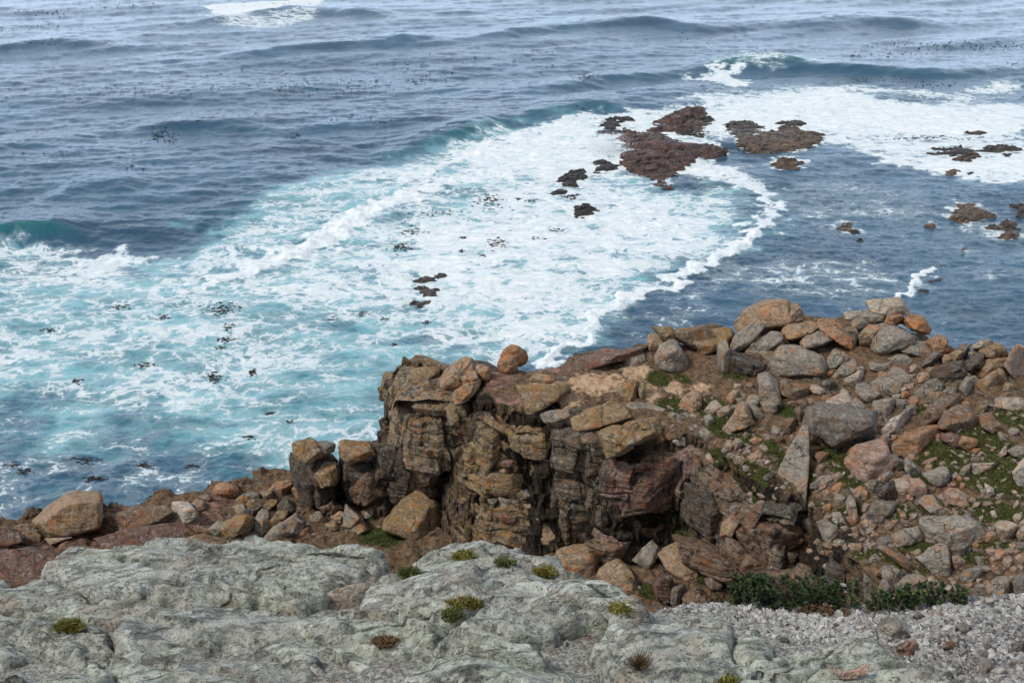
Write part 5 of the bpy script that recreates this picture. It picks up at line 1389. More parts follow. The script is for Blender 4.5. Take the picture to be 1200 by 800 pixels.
# gaps between the listed rocks are packed with smaller ones of the same stone
_lst = list(parse(ROCKS, 1.5))
_cen = []
for ox, oy, (tint, poly, label, opts) in _lst:
    q = px(poly.split(';')[0]) * 1.5 + np.array([ox, oy]); _cen.append((*q.mean(0), .5 * math.sqrt(np.ptp(q[:, 0]) * np.ptp(q[:, 1]))))
_rg = np.random.default_rng(31)
for _ in range(2600):
    u, v = _rg.uniform(770, 1195), _rg.uniform(425, 690)
    if v < 470 and u < 860: continue
    if v > 560 + max(0, (u - 830) * .75) and u < 1030: continue
    if u < 850 and v > 520: continue
    if any(((u - a_) / c_) ** 2 + ((v - b_) / d_) ** 2 < .7 for a_, b_, c_, d_ in MOSS): continue
    r_ = 4.6 + 10.5 * _rg.random() ** 1.9
    cc = np.array(_cen); dd_ = np.hypot(cc[:, 0] - u, (cc[:, 1] - v) * 1.15) - .82 * cc[:, 2] - r_
    if dd_.min() < -1.0 or dd_.min() > 14: continue
    _cen.append((u, v, r_))
    na = int(_rg.integers(5, 8)); aa = np.sort(_rg.uniform(0, 6.28, na)) * .5 + np.linspace(0, 6.28, na, endpoint=False) * .5 + 1
    aa = np.linspace(0, 6.28, na, endpoint=False) + _rg.uniform(-.35, .35, na)
    el_ = _rg.uniform(.6, 1.0); ro = _rg.uniform(-.5, .5)
    qx, qy = r_ * 1.1 * np.cos(aa) * _rg.uniform(.85, 1.15, na), r_ * el_ * np.sin(aa) * _rg.uniform(.85, 1.15, na)
    pts_ = np.stack([u + qx * math.cos(ro) - qy * math.sin(ro), v + qx * math.sin(ro) + qy * math.cos(ro)], -1) / 1.5
    _lst.append((0.0, 0.0, [str(_rg.choice(["grey", "grey", "dgrey", "tan", "brown", "pink", "orange", "grey", "pale"])), " ".join(f"{a_:.2f},{b_:.2f}" for a_, b_ in pts_), "", f"f={_rg.uniform(.25, .6):.2f} k=90 chop=8"]))
for ox, oy, (tint, poly, label, opts) in _lst:
    seed += 1
    kw = dict(w.split('=') for w in opts.split())
    Lam = float(kw.pop('L', .45)); scl = float(kw.pop('sc', 0)); mt = kw.pop('m', 'R')
    kw = {a: float(b) for a, b in kw.items()}
    Vs, Fs, nv = [], [], 0
    allp = []
    for i, sub in enumerate(poly.split(';')):
        p = px(sub) * 1.5 + np.array([ox, oy]); allp.append(p)
        c = p.mean(0); p = c + (p - c) * (scl or (1.25 if mt == 'C' else 1.13))
        V, F, C = facet_rock(p, seed=seed * 3 + i, cliff=mt == 'C' or 'cliff' in label, **kw)
        Vs.append(V); Fs.append(F + nv); nv += len(V)
    V = np.concatenate(Vs); F = np.concatenate(Fs)
    org = np.array([V[:, 0].mean(), V[:, 1].mean(), V[:, 2].min()])
    big = np.ptp(np.concatenate(allp)[:, 0]) * np.ptp(np.concatenate(allp)[:, 1])
    nm = "cliff_block" if mt == 'C' else "boulder" if big > 330 else "stone"
    me = mesh_np(nm, V - org, F, M_CLIFF if mt == 'C' else M_ROCK)
    o = link(nm, me)
    o.location = org
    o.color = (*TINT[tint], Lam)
    o["category"] = {"cliff_block": "cliff rock", "boulder": "boulder", "stone": "stone"}[nm]
    if label: o["label"] = label
    objs.append(dict(o=o, tint=tint, c=np.concatenate(allp).mean(0), w=np.ptp(np.concatenate(allp)[:, 0]), h=np.ptp(np.concatenate(allp)[:, 1]), label=label, name=nm))
    if nm == "stone": o["group"] = "stones strewn over the headland"

# labels of the smaller stones: colour, size and the named rock they lie by
CW = dict(tan="tan", grey="grey", dgrey="dark grey", ochre="ochre", orange="orange", pink="pinkish", red="reddish", brown="brown", pale="pale", white="whitish", black="black", dark="blackish")
def short(lb):
    for cut in (" with ", " lying ", " beside ", " on ", " under ", " below ", " above ", " against ", " behind ", " among ", " between ", " at ", " in ", " over", " just ", " touching ", " near ", " jutting ", " standing ", " perched ", " cut ", " leaning ", " sloping ", " half ", " pointing ", " halfway ", " dusted ", " tucked ", " of the ", " from ", " directly ", " wedged ", " propping ", " speckled ", " clinging ", " running ", " turning ", " tilted over", " where ", " dull "):
        i = lb.find(cut)
        if i > 14: lb = lb[:i]
    return lb
used = {d["label"] for d in objs if d["label"]}
marks = [d for d in objs if d["label"]]
for d in objs:
    if d["label"]: continue
    ar = d["w"] * d["h"]
    shp = "flat" if d["w"] > 1.9 * d["h"] else "upright" if d["h"] > 1.3 * d["w"] else "angular"
    szw = "tiny" if ar < 35 else "small" if ar < 110 else "medium"
    near = sorted(marks, key=lambda e: np.hypot(*(e["c"] - d["c"])))
    done = False
    for e in near[:12]:
        dx, dy = d["c"] - e["c"]
        rel = ("left of" if dx < 0 else "right of") if abs(dx) > abs(dy) * 1.2 else ("behind" if dy < 0 else "in front of")
        for a in ("", "touching " if np.hypot(dx, dy) < .62 * (max(d["w"], d["h"]) + max(e["w"], e["h"])) / 1.0 else "a little way "):
            lb = f"{szw} {shp} {CW[d['tint']]} stone {rel} the {short(e['label'])}"
            if lb not in used and len(lb.split()) <= 16:
                used.add(lb); d["label"] = lb; done = True; break
        if done: break
    if not done:
        lb = f"{szw} {shp} {CW[d['tint']]} stone lying between the {short(near[0]['label'])[:60]} and the next rock"
        d["label"] = lb; used.add(lb)
    d["o"]["label"] = d["label"]

# reefs and rocks awash: low tilted shelves, deeper than they look because we see them at a slant
def reef_rock(p, seed):
    rg = np.random.default_rng(seed)
    W = at_z(p[:, 0], p[:, 1], .25)[:, :2]
    lo, hi = W.min(0), W.max(0)
    sz = float(min(hi - lo)); L = float(max(hi - lo))
    st = max(.05, L / 110)
    X, Y = np.meshgrid(np.arange(lo[0] - .6, hi[0] + .6, st), np.arange(lo[1] - .6, hi[1] + .6, st * 1.2))
    wob = (fbm2(X * .7 / max(.4, sz ** .5), Y * 2.0 / max(.4, sz ** .5), 4, seed, .6) * .26 + .12 * fbm2(X * .35, Y * 2.4, 3, seed + 3)) * sz ** .6
    d = sdf_poly(X, Y, W) + wob
    hgt = min(1.0, .20 + .085 * sz)
    a = rg.uniform(-.5, .5)
    q = (X * math.sin(a) + Y * math.cos(a))
    sh = fbm2(q * 1.1 / max(.5, sz ** .4), X * .18, 4, seed + 5)
    sq = sh * 3.4
    qq = (X * -.45 + Y * .9) / (.7 + .24 * sz) + 1.1 * fbm2(X * .25, Y * .25, 3, seed + 21) + .12 * fbm2(X * 1.2, Y * 1.2, 3, seed + 22)
    fr_ = qq - np.floor(qq); hs = (_hash(np.floor(qq), np.floor(qq) * 0, np.floor(qq) * 0, seed) & 1023) / 1023.0
    led = (.35 + .75 * hs) * (1 - .75 * fr_) * sstep(0, .07, fr_) + .12
    Z = hgt * (1 - np.exp(-np.maximum(d, 0) / (.16 * sz + .05) * 1.8)) * led + np.minimum(d, 0) * 1.2
    Z += (.07 * fbm2(X * 1.7, Y * 1.7, 3, seed + 9, ridged=True) + .03 * fbm2(X * 6, Y * 6, 2, seed + 11)) * min(1, sz)
    F = grid_faces(*X.shape)
    keep = d.ravel()[F].max(1) > -.5
    V, F, u = compact(np.stack([X, Y, Z], -1).reshape(-1, 3), F, keep)
    return V, F
for ox, oy, (_, tint, poly, label) in parse(REEFS, 1):
    seed += 1
    p = px(poly) * 3.0 + np.array([ox, oy])
    c = p.mean(0); p = c + (p - c) * 1.08
    V, F = reef_rock(p, seed)
    if not len(F): continue
    org = np.array([V[:, 0].mean(), V[:, 1].mean(), 0])
    o = link("reef_rock", mesh_np("reef_rock", V - org, F, M_REEF), label, "sea rock", "rocks standing in the sea")
    o.location = org
    o.color = (*[c_ * 1.0 for c_ in TINT[tint]], .3)
# ------------------------------------------------------------------ gravel, chips, plants, kelp, spray
bpy.context.view_layer.update()
rg = np.random.default_rng(77)
HILL = {}
GP = at_g(*px("640,742 668,722 700,708 740,700 770,703 850,707 940,712 1000,714 1040,706 1110,697 1200,692 1300,690 1300,860 1200,860 1140,806 1060,772 1030,748 960,754 930,758 880,736 820,716 760,712 700,728 690,752").T)[:, :2]
GP2 = at_g(*px("520,750 560,742 640,742 668,750 690,758 688,772 660,764 600,756 540,756").T)[:, :2]
def chip_mesh(spots_, name, lab, kind, mat):
    """many little broken stones joined in one mesh: spots = x, y, z, size, tone, warm"""
    d, F = ico(1)
    n = len(spots_)
    base = []
    for i in range(12):
        nn = rg.normal(size=(9, 3)); nn /= np.linalg.norm(nn, axis=1)[:, None]
        H = rg.uniform(.55, 1.0, 9)
        g = (np.maximum(d @ nn.T, 0) / H) ** 10
        base.append(d * ((g.sum(1) + .6 ** 10) ** -.1)[:, None])
    base = np.array(base)
    S = base[rg.integers(0, 12, n)]
    sc = np.stack([rg.uniform(.7, 1.3, n), rg.uniform(.7, 1.3, n), rg.uniform(.45, .9, n)], -1)
    S = S * sc[:, None, :]
    a = rg.uniform(0, 6.28, n); ca, sa = np.cos(a), np.sin(a)
    x = S[..., 0] * ca[:, None] - S[..., 1] * sa[:, None]; y = S[..., 0] * sa[:, None] + S[..., 1] * ca[:, None]
    b = rg.normal(0, .4, n); z = S[..., 2] + x * b[:, None]
    V = np.stack([x, y, z], -1) * spots_[:, 3][:, None, None] + spots_[:, None, :3]
    FF = (F[None] + (np.arange(n) * len(d))[:, None, None]).reshape(-1, 3)
    me = mesh_np(name, V.reshape(-1, 3), FF, mat, smooth=False)
    add_attr(me, "tone", np.repeat(spots_[:, 4], len(d))); add_attr(me, "warm", np.repeat(spots_[:, 5], len(d)))
    return me
def scatter(poly, n, smin, smax, pw=2.2):
    lo, hi = poly.min(0), poly.max(0)
    q = rg.uniform(lo, hi, size=(n * 6, 2))
    q = q[sdf_poly(q[:, 0], q[:, 1], poly) + .12 * noise2(q[:, 0] * 3, q[:, 1] * 3, 5) > .0][:n]
    s = smin + (smax - smin) * rg.random(len(q)) ** pw
    z = hillz(q[:, 0], q[:, 1]) + s * .3
    pat = noise2(q[:, 0] * 1.3, q[:, 1] * 1.3, 8) + .5 * noise2(q[:, 0] * 4, q[:, 1] * 4, 9)
    near = sstep(6.2, 4.8, q[:, 1])
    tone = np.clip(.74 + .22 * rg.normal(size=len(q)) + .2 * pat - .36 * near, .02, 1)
    warm = (rg.random(len(q)) < .06) * rg.random(len(q))
    return np.stack([q[:, 0], q[:, 1], z, s, tone, warm], -1)
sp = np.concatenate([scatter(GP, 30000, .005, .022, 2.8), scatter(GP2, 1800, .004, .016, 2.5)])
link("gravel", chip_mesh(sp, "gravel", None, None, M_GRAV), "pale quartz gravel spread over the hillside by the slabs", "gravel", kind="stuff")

# larger stones lying on the gravel, each one a thing
GST = """
grey|1022,742 1030,732 1046,722 1054,726 1068,744 1066,750 1040,748|dark grey triangular wedge lying on the gravel by the flat greenish slab
pink|1050,766 1052,754 1062,750 1076,752 1078,758 1070,770 1056,770|pinkish-grey block on the gravel with a dark side, below the triangular wedge
grey|1120,732 1128,728 1137,732 1134,741 1126,742|bluish pale stone with a dark underside on the open gravel
white|1102,738 1110,731 1120,732 1120,742 1108,742|whitish flat stone touching the bluish pale stone
white|1080,752 1092,744 1098,748 1094,754|small whitish chip among dark pebbles right of the pinkish block
brown|1100,758 1112,750 1124,754 1118,762 1106,763|mauve-brown flat stone on the gravel
grey|1148,790 1152,770 1158,772 1166,786 1160,792|pale upright splinter of stone near the bottom right
white|1150,704 1160,699 1172,702 1168,709 1154,709|white quartz lump at the top edge of the gravel near the right
white|1066,709 1072,706 1077,712 1070,716|white chip at the gravel's top edge by the right-hand bush
white|964,708 968,703 972,708 970,714|tall white chip at the gravel's top edge by the long bush
grey|984,714 990,709 997,712 994,718|grey-white chip at the gravel's top edge below the long bush
dgrey|1094,752 1100,746 1103,752 1098,756|blackish pebble beside the small whitish chip
dgrey|1042,746 1056,740 1064,744 1054,750|dark flat pebble behind the pinkish block
white|1066,741 1076,738 1082,744 1074,748|bluish white flake in front of the open gravel stones
dgrey|1184,762 1194,750 1206,752 1206,766|dark stone cut by the right edge on the gravel
pale|1008,736 1012,730 1016,733 1014,738|little tan and white pebble at the tip of the dark wedge
orange|1099,719 1103,717 1106,720 1102,722|small orange pebble in the middle of the gravel
orange|1157,741 1162,738 1166,741 1160,743|small orange pebble right of the bluish stone
dgrey|1130,722 1134,718 1138,721 1134,725|small dark brown pebble behind the bluish stone
white|1190,712 1194,706 1200,709 1196,716|white chip near the right edge of the gravel top
white|1140,708 1146,703 1150,707 1146,712|white chip left of the quartz lump
grey|734,702 740,696 748,698 752,705 744,708|pale upright stone at the gravel edge by the slab corner
white|1096,702 1102,697 1108,701 1104,706|white round chip at the foot of the mossy slope
dgrey|1070,722 1076,716 1082,720 1078,726|dark wet stone near the top of the gravel
pale|1020,760 1026,754 1032,760 1028,764|small pale stone beside the flat greenish slab
white|1160,786 1172,780 1180,784 1172,790|white flat chip near the bottom right corner
pink|1066,756 1070,753 1074,757 1070,761|small rose pebble against the pinkish block
"""
def gravel_point(u, v):
    Ys = np.arange(3.5, 11, .02)
    p = at_y(np.full_like(Ys, u), np.full_like(Ys, v), Ys)
    h = np.nonzero(p[:, 2] < hillz(p[:, 0], p[:, 1]) + .01)[0]
    return p[h[0]] if len(h) else p[-1]
_tz = tz
tz = gravel_point
for ln in GST.strip().split("\n"):
    seed += 1
    tint, poly, label = ln.split('|')
    p = px(poly); c = p.mean(0)
    V, F, C = facet_rock(p, seed=seed, f=.45, k=16, sub=4)
    org = np.array([V[:, 0].mean(), V[:, 1].mean(), V[:, 2].min()])
    o = link("stone", mesh_np("stone", V - org, F, M_ROCK), label, "stone", "larger stones on the gravel")
    o.location = org; o.color = (*TINT[tint], .0)
tz = _tz

# thin flake lying on the flat greenish slab
fl = px("968,778 976,780 990,786 1004,783 1016,777 1014,786 1000,792 986,793 976,786")
fp, fn_ = slab_top(992, 787)
if fp is not None:
    d = at_y(fl[:, 0], fl[:, 1], fp[1] - .02)
    # rest it on the slab: lay the outline on the slab's own plane
    pts = []
    for u, v in fl:
        r = ray(u, v); t = np.dot(fn_, fp - np.array([0, 0, CZ])) / np.dot(fn_, r)
        pts.append(np.array([0, 0, CZ]) + r * t)
    pts = np.array(pts); c = pts.mean(0)
    n = len(pts); lift = np.array([0, 0, .012])
    up_ = fn_ * .03
    V = np.concatenate([pts - up_ * .3, pts + up_ * rg.uniform(.5, 1.2, n)[:, None], [c + up_ * .9, c - up_ * .4]])
    F = []
    for i in range(n):
        j = (i + 1) % n
        F += [[i, j, n + j], [i, n + j, n + i], [n + i, n + j, 2 * n], [j, i, 2 * n + 1]]
    o = link("stone_flake", mesh_np("stone_flake", V, np.array(F), M_ROCK, smooth=False), "curled pinkish stone flake lying on the flat greenish slab", "stone flake")
    o.color = (.42, .34, .31, 0)

# rubble and little stones strewn on the slope (uncounted)
RP = plate("770,470 800,440 860,470 900,500 1000,480 1100,460 1200,470 1290,480 1290,690 1120,690 1050,690 1000,660 940,610 850,570 790,520")
lo, hi = RP.min(0), RP.max(0)
q = rg.uniform(lo, hi, size=(11000, 2)); q = q[sdf_poly(q[:, 0], q[:, 1], RP) > 0]
dens = noise2(q[:, 0] * .8, q[:, 1] * .8, 15) + .5 * noise2(q[:, 0] * 2, q[:, 1] * 2, 16)
q = q[dens > rg.uniform(-.5, .7, len(q))]
sl = np.hypot(terr(q[:, 0] + .1, q[:, 1]) - terr(q[:, 0] - .1, q[:, 1]), terr(q[:, 0], q[:, 1] + .1) - terr(q[:, 0], q[:, 1] - .1)) / .2
q = q[sl < 1.0]
s = .02 + .15 * rg.random(len(q)) ** 3.5
spr = np.stack([q[:, 0], q[:, 1], terr(q[:, 0], q[:, 1]) + s * .2, s, np.clip(.24 + .13 * rg.normal(size=len(q)), .04, .7), .25 + .7 * rg.random(len(q))], -1)
qs = []
for u0, u1, v0, v1, n in ((330, 470, 575, 625, 260), (190, 330, 590, 640, 120), (600, 760, 600, 690, 260), (760, 1000, 590, 690, 200), (560, 660, 560, 620, 90)):
    for _ in range(n):
        p = tz(rg.uniform(u0, u1), rg.uniform(v0, v1))
        if abs(terr(p[0], p[1] + .15) - terr(p[0], p[1] - .15)) > .3: continue
        qs.append((p[0], p[1], p[2], .03 + .13 * rg.random() ** 3, np.clip(.2 + .12 * rg.normal(), .02, .6), rg.random() * (rg.random() < .6)))
spr = np.concatenate([spr, np.array(qs)])
link("rubble", chip_mesh(spr, "rubble", None, None, M_GRAV), "small broken stones strewn over the orange and mossy slope", "rubble", kind="stuff")

# moss cushions: short blades over the mossy ground (uncounted)
def blades(P, hgt, wid, name, mat, lean=.5, seed=0, tone=None):
    r2 = np.random.default_rng(seed); n = len(P)
    a = r2.uniform(0, 6.28, n); l = r2.normal(0, lean, (n, 2))
    w = wid * r2.uniform(.6, 1.4, n); h = hgt * r2.uniform(.5, 1.5, n)
    dx, dy = np.cos(a) * w, np.sin(a) * w
    A = P + np.stack([dx, dy, 0 * a], -1); B = P - np.stack([dx, dy, 0 * a], -1)
    Cc = P + np.stack([l[:, 0] * h, l[:, 1] * h, h], -1)
    V = np.stack([A, B, Cc], 1).reshape(-1, 3); F = np.arange(3 * n).reshape(n, 3)
    me = mesh_np(name, V, F, mat, smooth=False)
    t = r2.random(n) if tone is None else tone
    add_attr(me, "tone", np.repeat(t, 3))
    return me
pts = []
for (u, v, ru, rv) in MOSS:
    n = int(ru * rv * 7)
    c = tz(u, v); k = math.hypot(*(c - np.array([0, 0, CZ]))) / FOC
    ry = float(np.clip(abs(tz(u, v - rv * .5)[1] - tz(u, v + rv * .5)[1]), rv * k * .8, rv * k * 3.0))
    rr = rg.random(n) ** .5 * .95; aa = rg.uniform(0, 6.28, n)
    pts += list(np.stack([c[0] + ru * k * rr * np.cos(aa), c[1] + ry * rr * np.sin(aa), 0 * rr], -1))
pts = np.array(pts)
pts[:, 2] = terr(pts[:, 0], pts[:, 1]) - .01
e = .05
sl = np.hypot(terr(pts[:, 0] + e, pts[:, 1]) - terr(pts[:, 0] - e, pts[:, 1]), terr(pts[:, 0], pts[:, 1] + e) - terr(pts[:, 0], pts[:, 1] - e)) / (2 * e)
pts = pts[sl < 1.0]
link("moss", blades(pts, .055, .018, "moss", M_MOSS, .7, 3), "low green moss and turf between the boulders of the headland", "moss", kind="stuff")

# shrubs: rosettes of small leaves on woody stems
def shrub(label, s, seed, hgt=.28, n=120, mat=M_SHRUB, cat="shrub", leaf=.028, stems=True, name="coastal_shrub"):
    r2 = np.random.default_rng(seed)
    p = px(s); W = at_g(p[:, 0], p[:, 1])[:, :2]
    lo, hi = W.min(0), W.max(0)
    q = r2.uniform(lo, hi, size=(n * 8, 2)); dd = sdf_poly(q[:, 0], q[:, 1], W)
    k = dd > 0; q, dd = q[k][:n], dd[k][:n]
    hz = hgt * np.minimum(1, dd / (.35 * dd.max()) + .15) * r2.uniform(.08, 1.0, len(q))
    base = np.stack([q[:, 0], q[:, 1], hillz(q[:, 0], q[:, 1])], -1)
    root = link(name, None, label, cat, "green shrubs along the gravel's far edge" if cat == "shrub" else None)
    b0 = base.mean(0); root.location = b0
    # foliage
    m = 22
    th = r2.uniform(0, 6.28, (len(q), m)); ph = r2.uniform(-.1, 1.35, (len(q), m))
    L = leaf * r2.uniform(.6, 1.3, (len(q), m))
    dirv = np.stack([np.cos(th) * np.cos(ph), np.sin(th) * np.cos(ph), np.sin(ph)], -1)
    side = np.stack([-np.sin(th), np.cos(th), 0 * th], -1)
    c = base[:, None, :] + np.array([0, 0, 1]) * hz[:, None, None]
    c = np.broadcast_to(c, dirv.shape) - np.array([0, 0, .02]) * r2.random((len(q), m, 1))
    A = c; T = c + dirv * L[..., None]
    M1 = c + dirv * L[..., None] * .55 + side * L[..., None] * .28; M2 = c + dirv * L[..., None] * .55 - side * L[..., None] * .28
    V = np.stack([A, M1, T, M2], 2).reshape(-1, 3) - b0
    F = np.arange(len(V)).reshape(-1, 4)
    me = mesh_np("foliage", V, F, mat, smooth=False)
    tone = np.clip(r2.normal(.4, .2, (len(q), 1)) + r2.normal(0, .18, (len(q), m)) + .3 * (ph - .5), 0, 1)
    add_attr(me, "tone", np.repeat(tone.ravel(), 4))
    link("foliage", me, parent=root)
    if stems:
        nst = min(60, len(q)); i = r2.choice(len(q), nst, False)
        B = base[i] - b0; T = B + np.stack([0 * hz[i], 0 * hz[i], hz[i]], -1)
        B = B + r2.normal(0, .05, B.shape) * [1, 1, 0]
        a = np.array([0, 2.1, 4.2]); ring = np.stack([np.cos(a), np.sin(a), 0 * a], -1)
        V = np.concatenate([(B[:, None] + ring * .007), (T[:, None] + ring * .003)], 1).reshape(-1, 3)
        F = np.array([[k2 * 6 + j, k2 * 6 + (j + 1) % 3, k2 * 6 + 3 + (j + 1) % 3, k2 * 6 + 3 + j] for k2 in range(nst) for j in range(3)])
        link("stem", mesh_np("stem", V, F, M_STEM), parent=root)
    return root
shrub("long green leafy bush along the brink below the brown buttress", "842,712 858,703 900,700 960,702 1000,706 1008,716 960,719 890,716", 1, .27, 330)
shrub("round green bush beneath the dark grey pair of rocks", "1008,716 1030,708 1050,705 1075,702 1100,700 1114,705 1080,713 1050,718 1020,719", 2, .17, 130)
shrub("small green bush at the end of the row near the mossy slope", "1112,700 1124,697 1134,699 1130,705 1116,706", 3, .14, 26)
shrub("low dry brown heath creeping over the gravel below the long bush", "922,716 950,712 976,716 974,728 950,724 930,720", 4, .07, 60, M_DRY, "heath", .02, False, "dry_heath")
shrub("small red-brown dry tuft on the gravel below the long bush", "976,718 990,716 1000,720 990,724", 5, .05, 14, M_DRY, "heath", .02, False, "dry_heath")

def cushion(label, u, v, ru, rv, seed, mat=M_YMOSS, hgt=.05, grass=False):
    """a cushion of moss (or a tuft of grass) growing on a slab"""
    r2 = np.random.default_rng(seed)
    c, nrm = slab_top(u, v)
    n = int(260 if not grass else 160)
    P = []
    for _ in range(n):
        a = r2.uniform(0, 6.28); rr = r2.random() ** .55
        rr *= .75 + .35 * math.sin(3 * a + seed) * math.sin(a * 2 + 1)
        q, _n = slab_top(u + .72 * ru * rr * math.cos(a), v + .7 * rv * rr * math.sin(a))
        P.append(q)
    P = np.array(P)
    P = P[np.abs(P[:, 1] - c[1]) < .8]
    P = P - c
    if grass:
        me = blades(P, hgt * 1.3, .004, "grass_tuft", mat, .5, seed)
    else:
        PP = np.repeat(P, 8, 0) + r2.normal(0, .018, (len(P) * 8, 3)) * [1, 1, .3]
        PP[:, 2] += hgt * .1
        me = blades(PP, hgt * .35, .007, "moss_cushion", mat, .8, seed, np.clip(r2.normal(.5, .25, len(PP)), 0, 1))
    o = link("grass_tuft" if grass else "moss_cushion", me, label, "grass tuft" if grass else "moss")
    o.location = c
bpy.context.view_layer.update()
cushion("bright yellow-green moss cushion on the domed slab, nearest the gully", 637, 671, 18, 5, 1, M_YMOSS)
cushion("yellow-green moss tuft on the domed slab, first from its left end", 543, 653, 15, 7, 2, M_YMOSS)
cushion("small dark moss tuft between two yellow ones on the domed slab", 592, 660, 13, 4, 3, M_MOSS)
cushion("moss strip in a joint of the domed slab, running slantwise", 548, 708, 30, 6, 4, M_YMOSS)
cushion("second moss patch low in the joint of the domed slab", 530, 722, 10, 6, 5, M_MOSS)
cushion("brown moss patch above the steep face of the bottom slab", 450, 752, 15, 6, 6, M_DRY)
cushion("thick green moss cushion on the small dark block in the hollow", 80, 736, 20, 6, 7, M_YMOSS, .07)
cushion("brown-green moss line on the pink edge of the domed slab", 478, 672, 14, 3, 8, M_MOSS)
cushion("dry brown grass tuft in the crack before the charcoal boulder", 750, 782, 14, 8, 9, M_DRY, .07, True)
cushion("yellow moss speck on the far bottom right slab", 852, 796, 6, 3, 10, M_YMOSS, .03)
cushion("yellowish moss streak where the domed slab meets gravel", 728, 713, 16, 3, 11, M_YMOSS, .03)

# kelp: clumps in the wash as things, the far-off heads and fronds as one mass
def kelp_mesh(C, S, name):
    d, F = ico(1); n = len(C)
    a = rg.normal(0, .3, n)
    sx, sy = S * rg.uniform(.7, 2.0, n), S * rg.uniform(.4, .9, n)
    D = d[None] * (1 + .25 * rg.normal(size=(n, len(d), 1)))
    x0, y0 = D[..., 0] * sx[:, None], D[..., 1] * sy[:, None]
    x = x0 * np.cos(a)[:, None] * 1.0 - y0 * np.sin(a)[:, None] * .6; y = x0 * np.sin(a)[:, None] * .6 + y0 * np.cos(a)[:, None]
    V = np.stack([x, y, D[..., 2] * np.minimum(S, .3)[:, None] * .28], -1) + C[:, None, :]
    return mesh_np(name, V.reshape(-1, 3), (F[None] + (np.arange(n) * len(d))[:, None, None]).reshape(-1, 3), M_KELP)
dg = bpy.context.evaluated_depsgraph_get()
def sea_pt(u, v):
    ok, loc, *_ = scene.ray_cast(dg, mathutils.Vector((0, 0, CZ)), mathutils.Vector(ray(u, v)).normalized())
    return np.array(loc)
KF = [(190,160,22,9,80),(200,105,150,8,60),(340,100,90,12,60),(420,100,70,14,70),(500,80,70,18,40),(60,15,60,6,40),(45,32,50,5,30),(60,48,60,5,40),(150,7,60,3,30),(100,110,90,12,30),
      (60,180,60,10,14),(150,195,60,10,10),(490,95,20,4,20),(410,138,30,4,14),(346,160,8,3,14),(450,143,8,2,6),(250,85,80,6,16),(1080,52,90,6,50),(1120,55,80,5,60),(1040,64,70,4,30),(1180,55,30,6,25),
      (1030,95,100,6,24),(1090,100,60,6,20),(700,130,40,8,16),(660,70,80,20,14),(900,60,60,6,10),(340,4,60,3,16),(560,70,60,12,16),(780,50,80,8,10),(300,135,100,14,16),(1190,75,20,6,12)]
C, S = [], []
for u, v, ru, rv, n in KF:
    for _ in range(n):
        p = sea_pt(u + rg.normal(0, ru * .45), v + rg.normal(0, rv * .45))
        if p[1] > 60: C.append(p + [0, 0, .05]); S.append(rg.uniform(.045, .12) * (1 + p[1] / 380))
link("kelp", kelp_mesh(np.array(C), np.array(S), "kelp"), "scattered dark kelp heads floating on the open blue water", "kelp", kind="stuff")
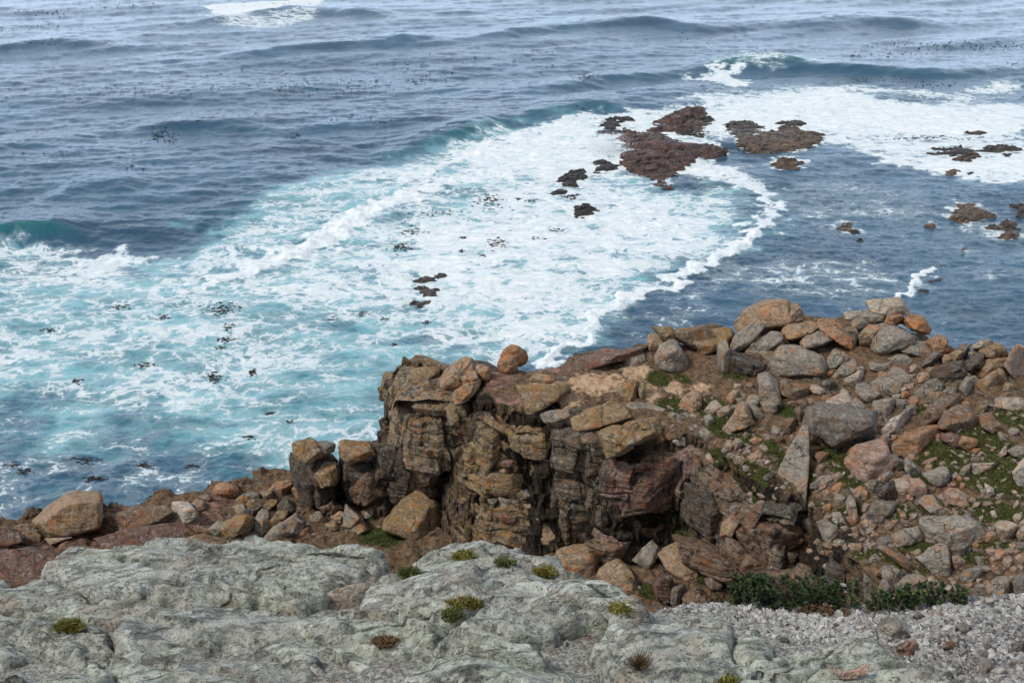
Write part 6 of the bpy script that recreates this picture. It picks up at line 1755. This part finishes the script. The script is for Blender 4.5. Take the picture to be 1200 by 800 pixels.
KC = [(262,362,26,9,60,"largest dark kelp patch in the lace foam"),(268,384,10,5,16,"kelp clump just landward of the largest patch"),(264,398,14,5,22,"kelp clump third down from the largest patch"),(258,408,8,3,12,"small kelp clump above the forked one"),
 (252,442,14,5,40,"forked black kelp clump in the turquoise wash"),(296,438,7,6,20,"kelp clump right of the forked one"),(140,360,16,4,16,"kelp streak in the foam left of the largest patch"),(190,372,14,4,18,"kelp clump between the largest patch and the left streak"),
 (170,428,12,4,18,"kelp clump in lace foam behind the lone boulder"),(60,386,12,4,12,"kelp streak far left in the lace foam"),(90,446,8,4,10,"small kelp clump in lace foam far left"),(315,484,7,3,12,"kelp clump in turquoise wash seaward of the stacks"),(340,494,5,2,8,"tiny kelp clump near the stacks"),
 (293,512,7,3,12,"kelp blob in the dark water before the stacks"),(100,540,20,6,28,"dark kelp drift behind the lone boulder"),(28,552,10,5,18,"kelp drift at the far left in dark water"),(170,545,12,5,18,"kelp drift in the dark water"),(225,546,9,4,14,"kelp drift nearest the orange shore boulder"),(110,562,18,4,18,"thin kelp drift closest to the lone boulder"),(15,545,10,4,12,"faint kelp drift cut by the left edge"),
 (470,290,16,6,40,"kelp raft in the white wash above three dark rocks"),(485,272,16,5,24,"kelp raft behind the left raft in the white wash"),(575,236,22,10,60,"big loose kelp raft in the middle of the white wash"),(608,233,5,2,8,"kelp clump right of the big loose raft"),(622,235,8,2,8,"kelp strand right of the big loose raft"),(582,285,16,8,30,"scattered kelp right of the three dark rocks"),
 (543,279,6,2,10,"dark kelp blob in the middle wash"),(542,295,5,3,8,"kelp speck below the dark blob"),(565,299,6,2,8,"kelp speck right of three dark rocks"),(630,279,10,2,8,"thin kelp strand on the right of the wash"),(650,270,10,3,10,"thin kelp strand nearest the chain of rocks"),(512,250,30,4,16,"faint kelp line along the roller's foot"),
 (500,378,6,3,10,"kelp clump low in the white wash"),(425,368,8,4,14,"kelp clump in white foam left of the low one"),(450,374,6,3,8,"kelp speck between two low clumps"),(460,404,6,2,8,"kelp fleck seaward of the cliff"),(385,374,10,3,8,"kelp trace in pale turquoise water"),(1080,162,60,4,40,"long line of kelp in the right-hand surf"),(735,168,14,3,8,"kelp by the reef's black end"),(690,90,20,4,16,"kelp on the shoulder of the far swell")]
for u, v, ru, rv, n, lb in KC:
    C, S = [], []
    for _ in range(int(n * 1.6)):
        p = sea_pt(u + rg.normal(0, ru * .42), v + rg.normal(0, rv * .42))
        if p[1] < 34: continue
        C.append(p + [0, 0, .04]); S.append(rg.uniform(.04, .115) * (p[1] / 70) ** .6)
    if not C: continue
    C = np.array(C); c0 = C.mean(0)
    o = link("kelp_clump", kelp_mesh(C - c0, np.array(S), "kelp_clump"), lb, "kelp", "kelp clumps in the wash")
    o.location = c0

# spray thrown up where the swell bursts on the reef, and along the breaking crests
r3 = np.random.default_rng(9)
P, S = [], []
for u, v, w, hgt, n in ((712, 176, 3.2, 2.4, 5200), (694, 170, 4, 1.0, 1400), (664, 188, 5, .5, 700)):
    b = at_z(u, v, 0)
    for _ in range(n):
        t = r3.random() ** 1.6
        P.append(b + np.array([r3.normal(0, w * .35 * (1 + .3 * t)), r3.normal(0, w * .5), t * hgt])); S.append(r3.uniform(.012, .034) * (1.3 - t))
d, F = ico(1)
P = np.array(P); S = np.array(S)
V = P[:, None] + d[None] * S[:, None, None]
link("spray", mesh_np("spray", V.reshape(-1, 3), (F[None] + (np.arange(len(P)) * len(d))[:, None, None]).reshape(-1, 3), M_SPRAY), "white spray bursting on the black end of the reef", "spray", kind="stuff")
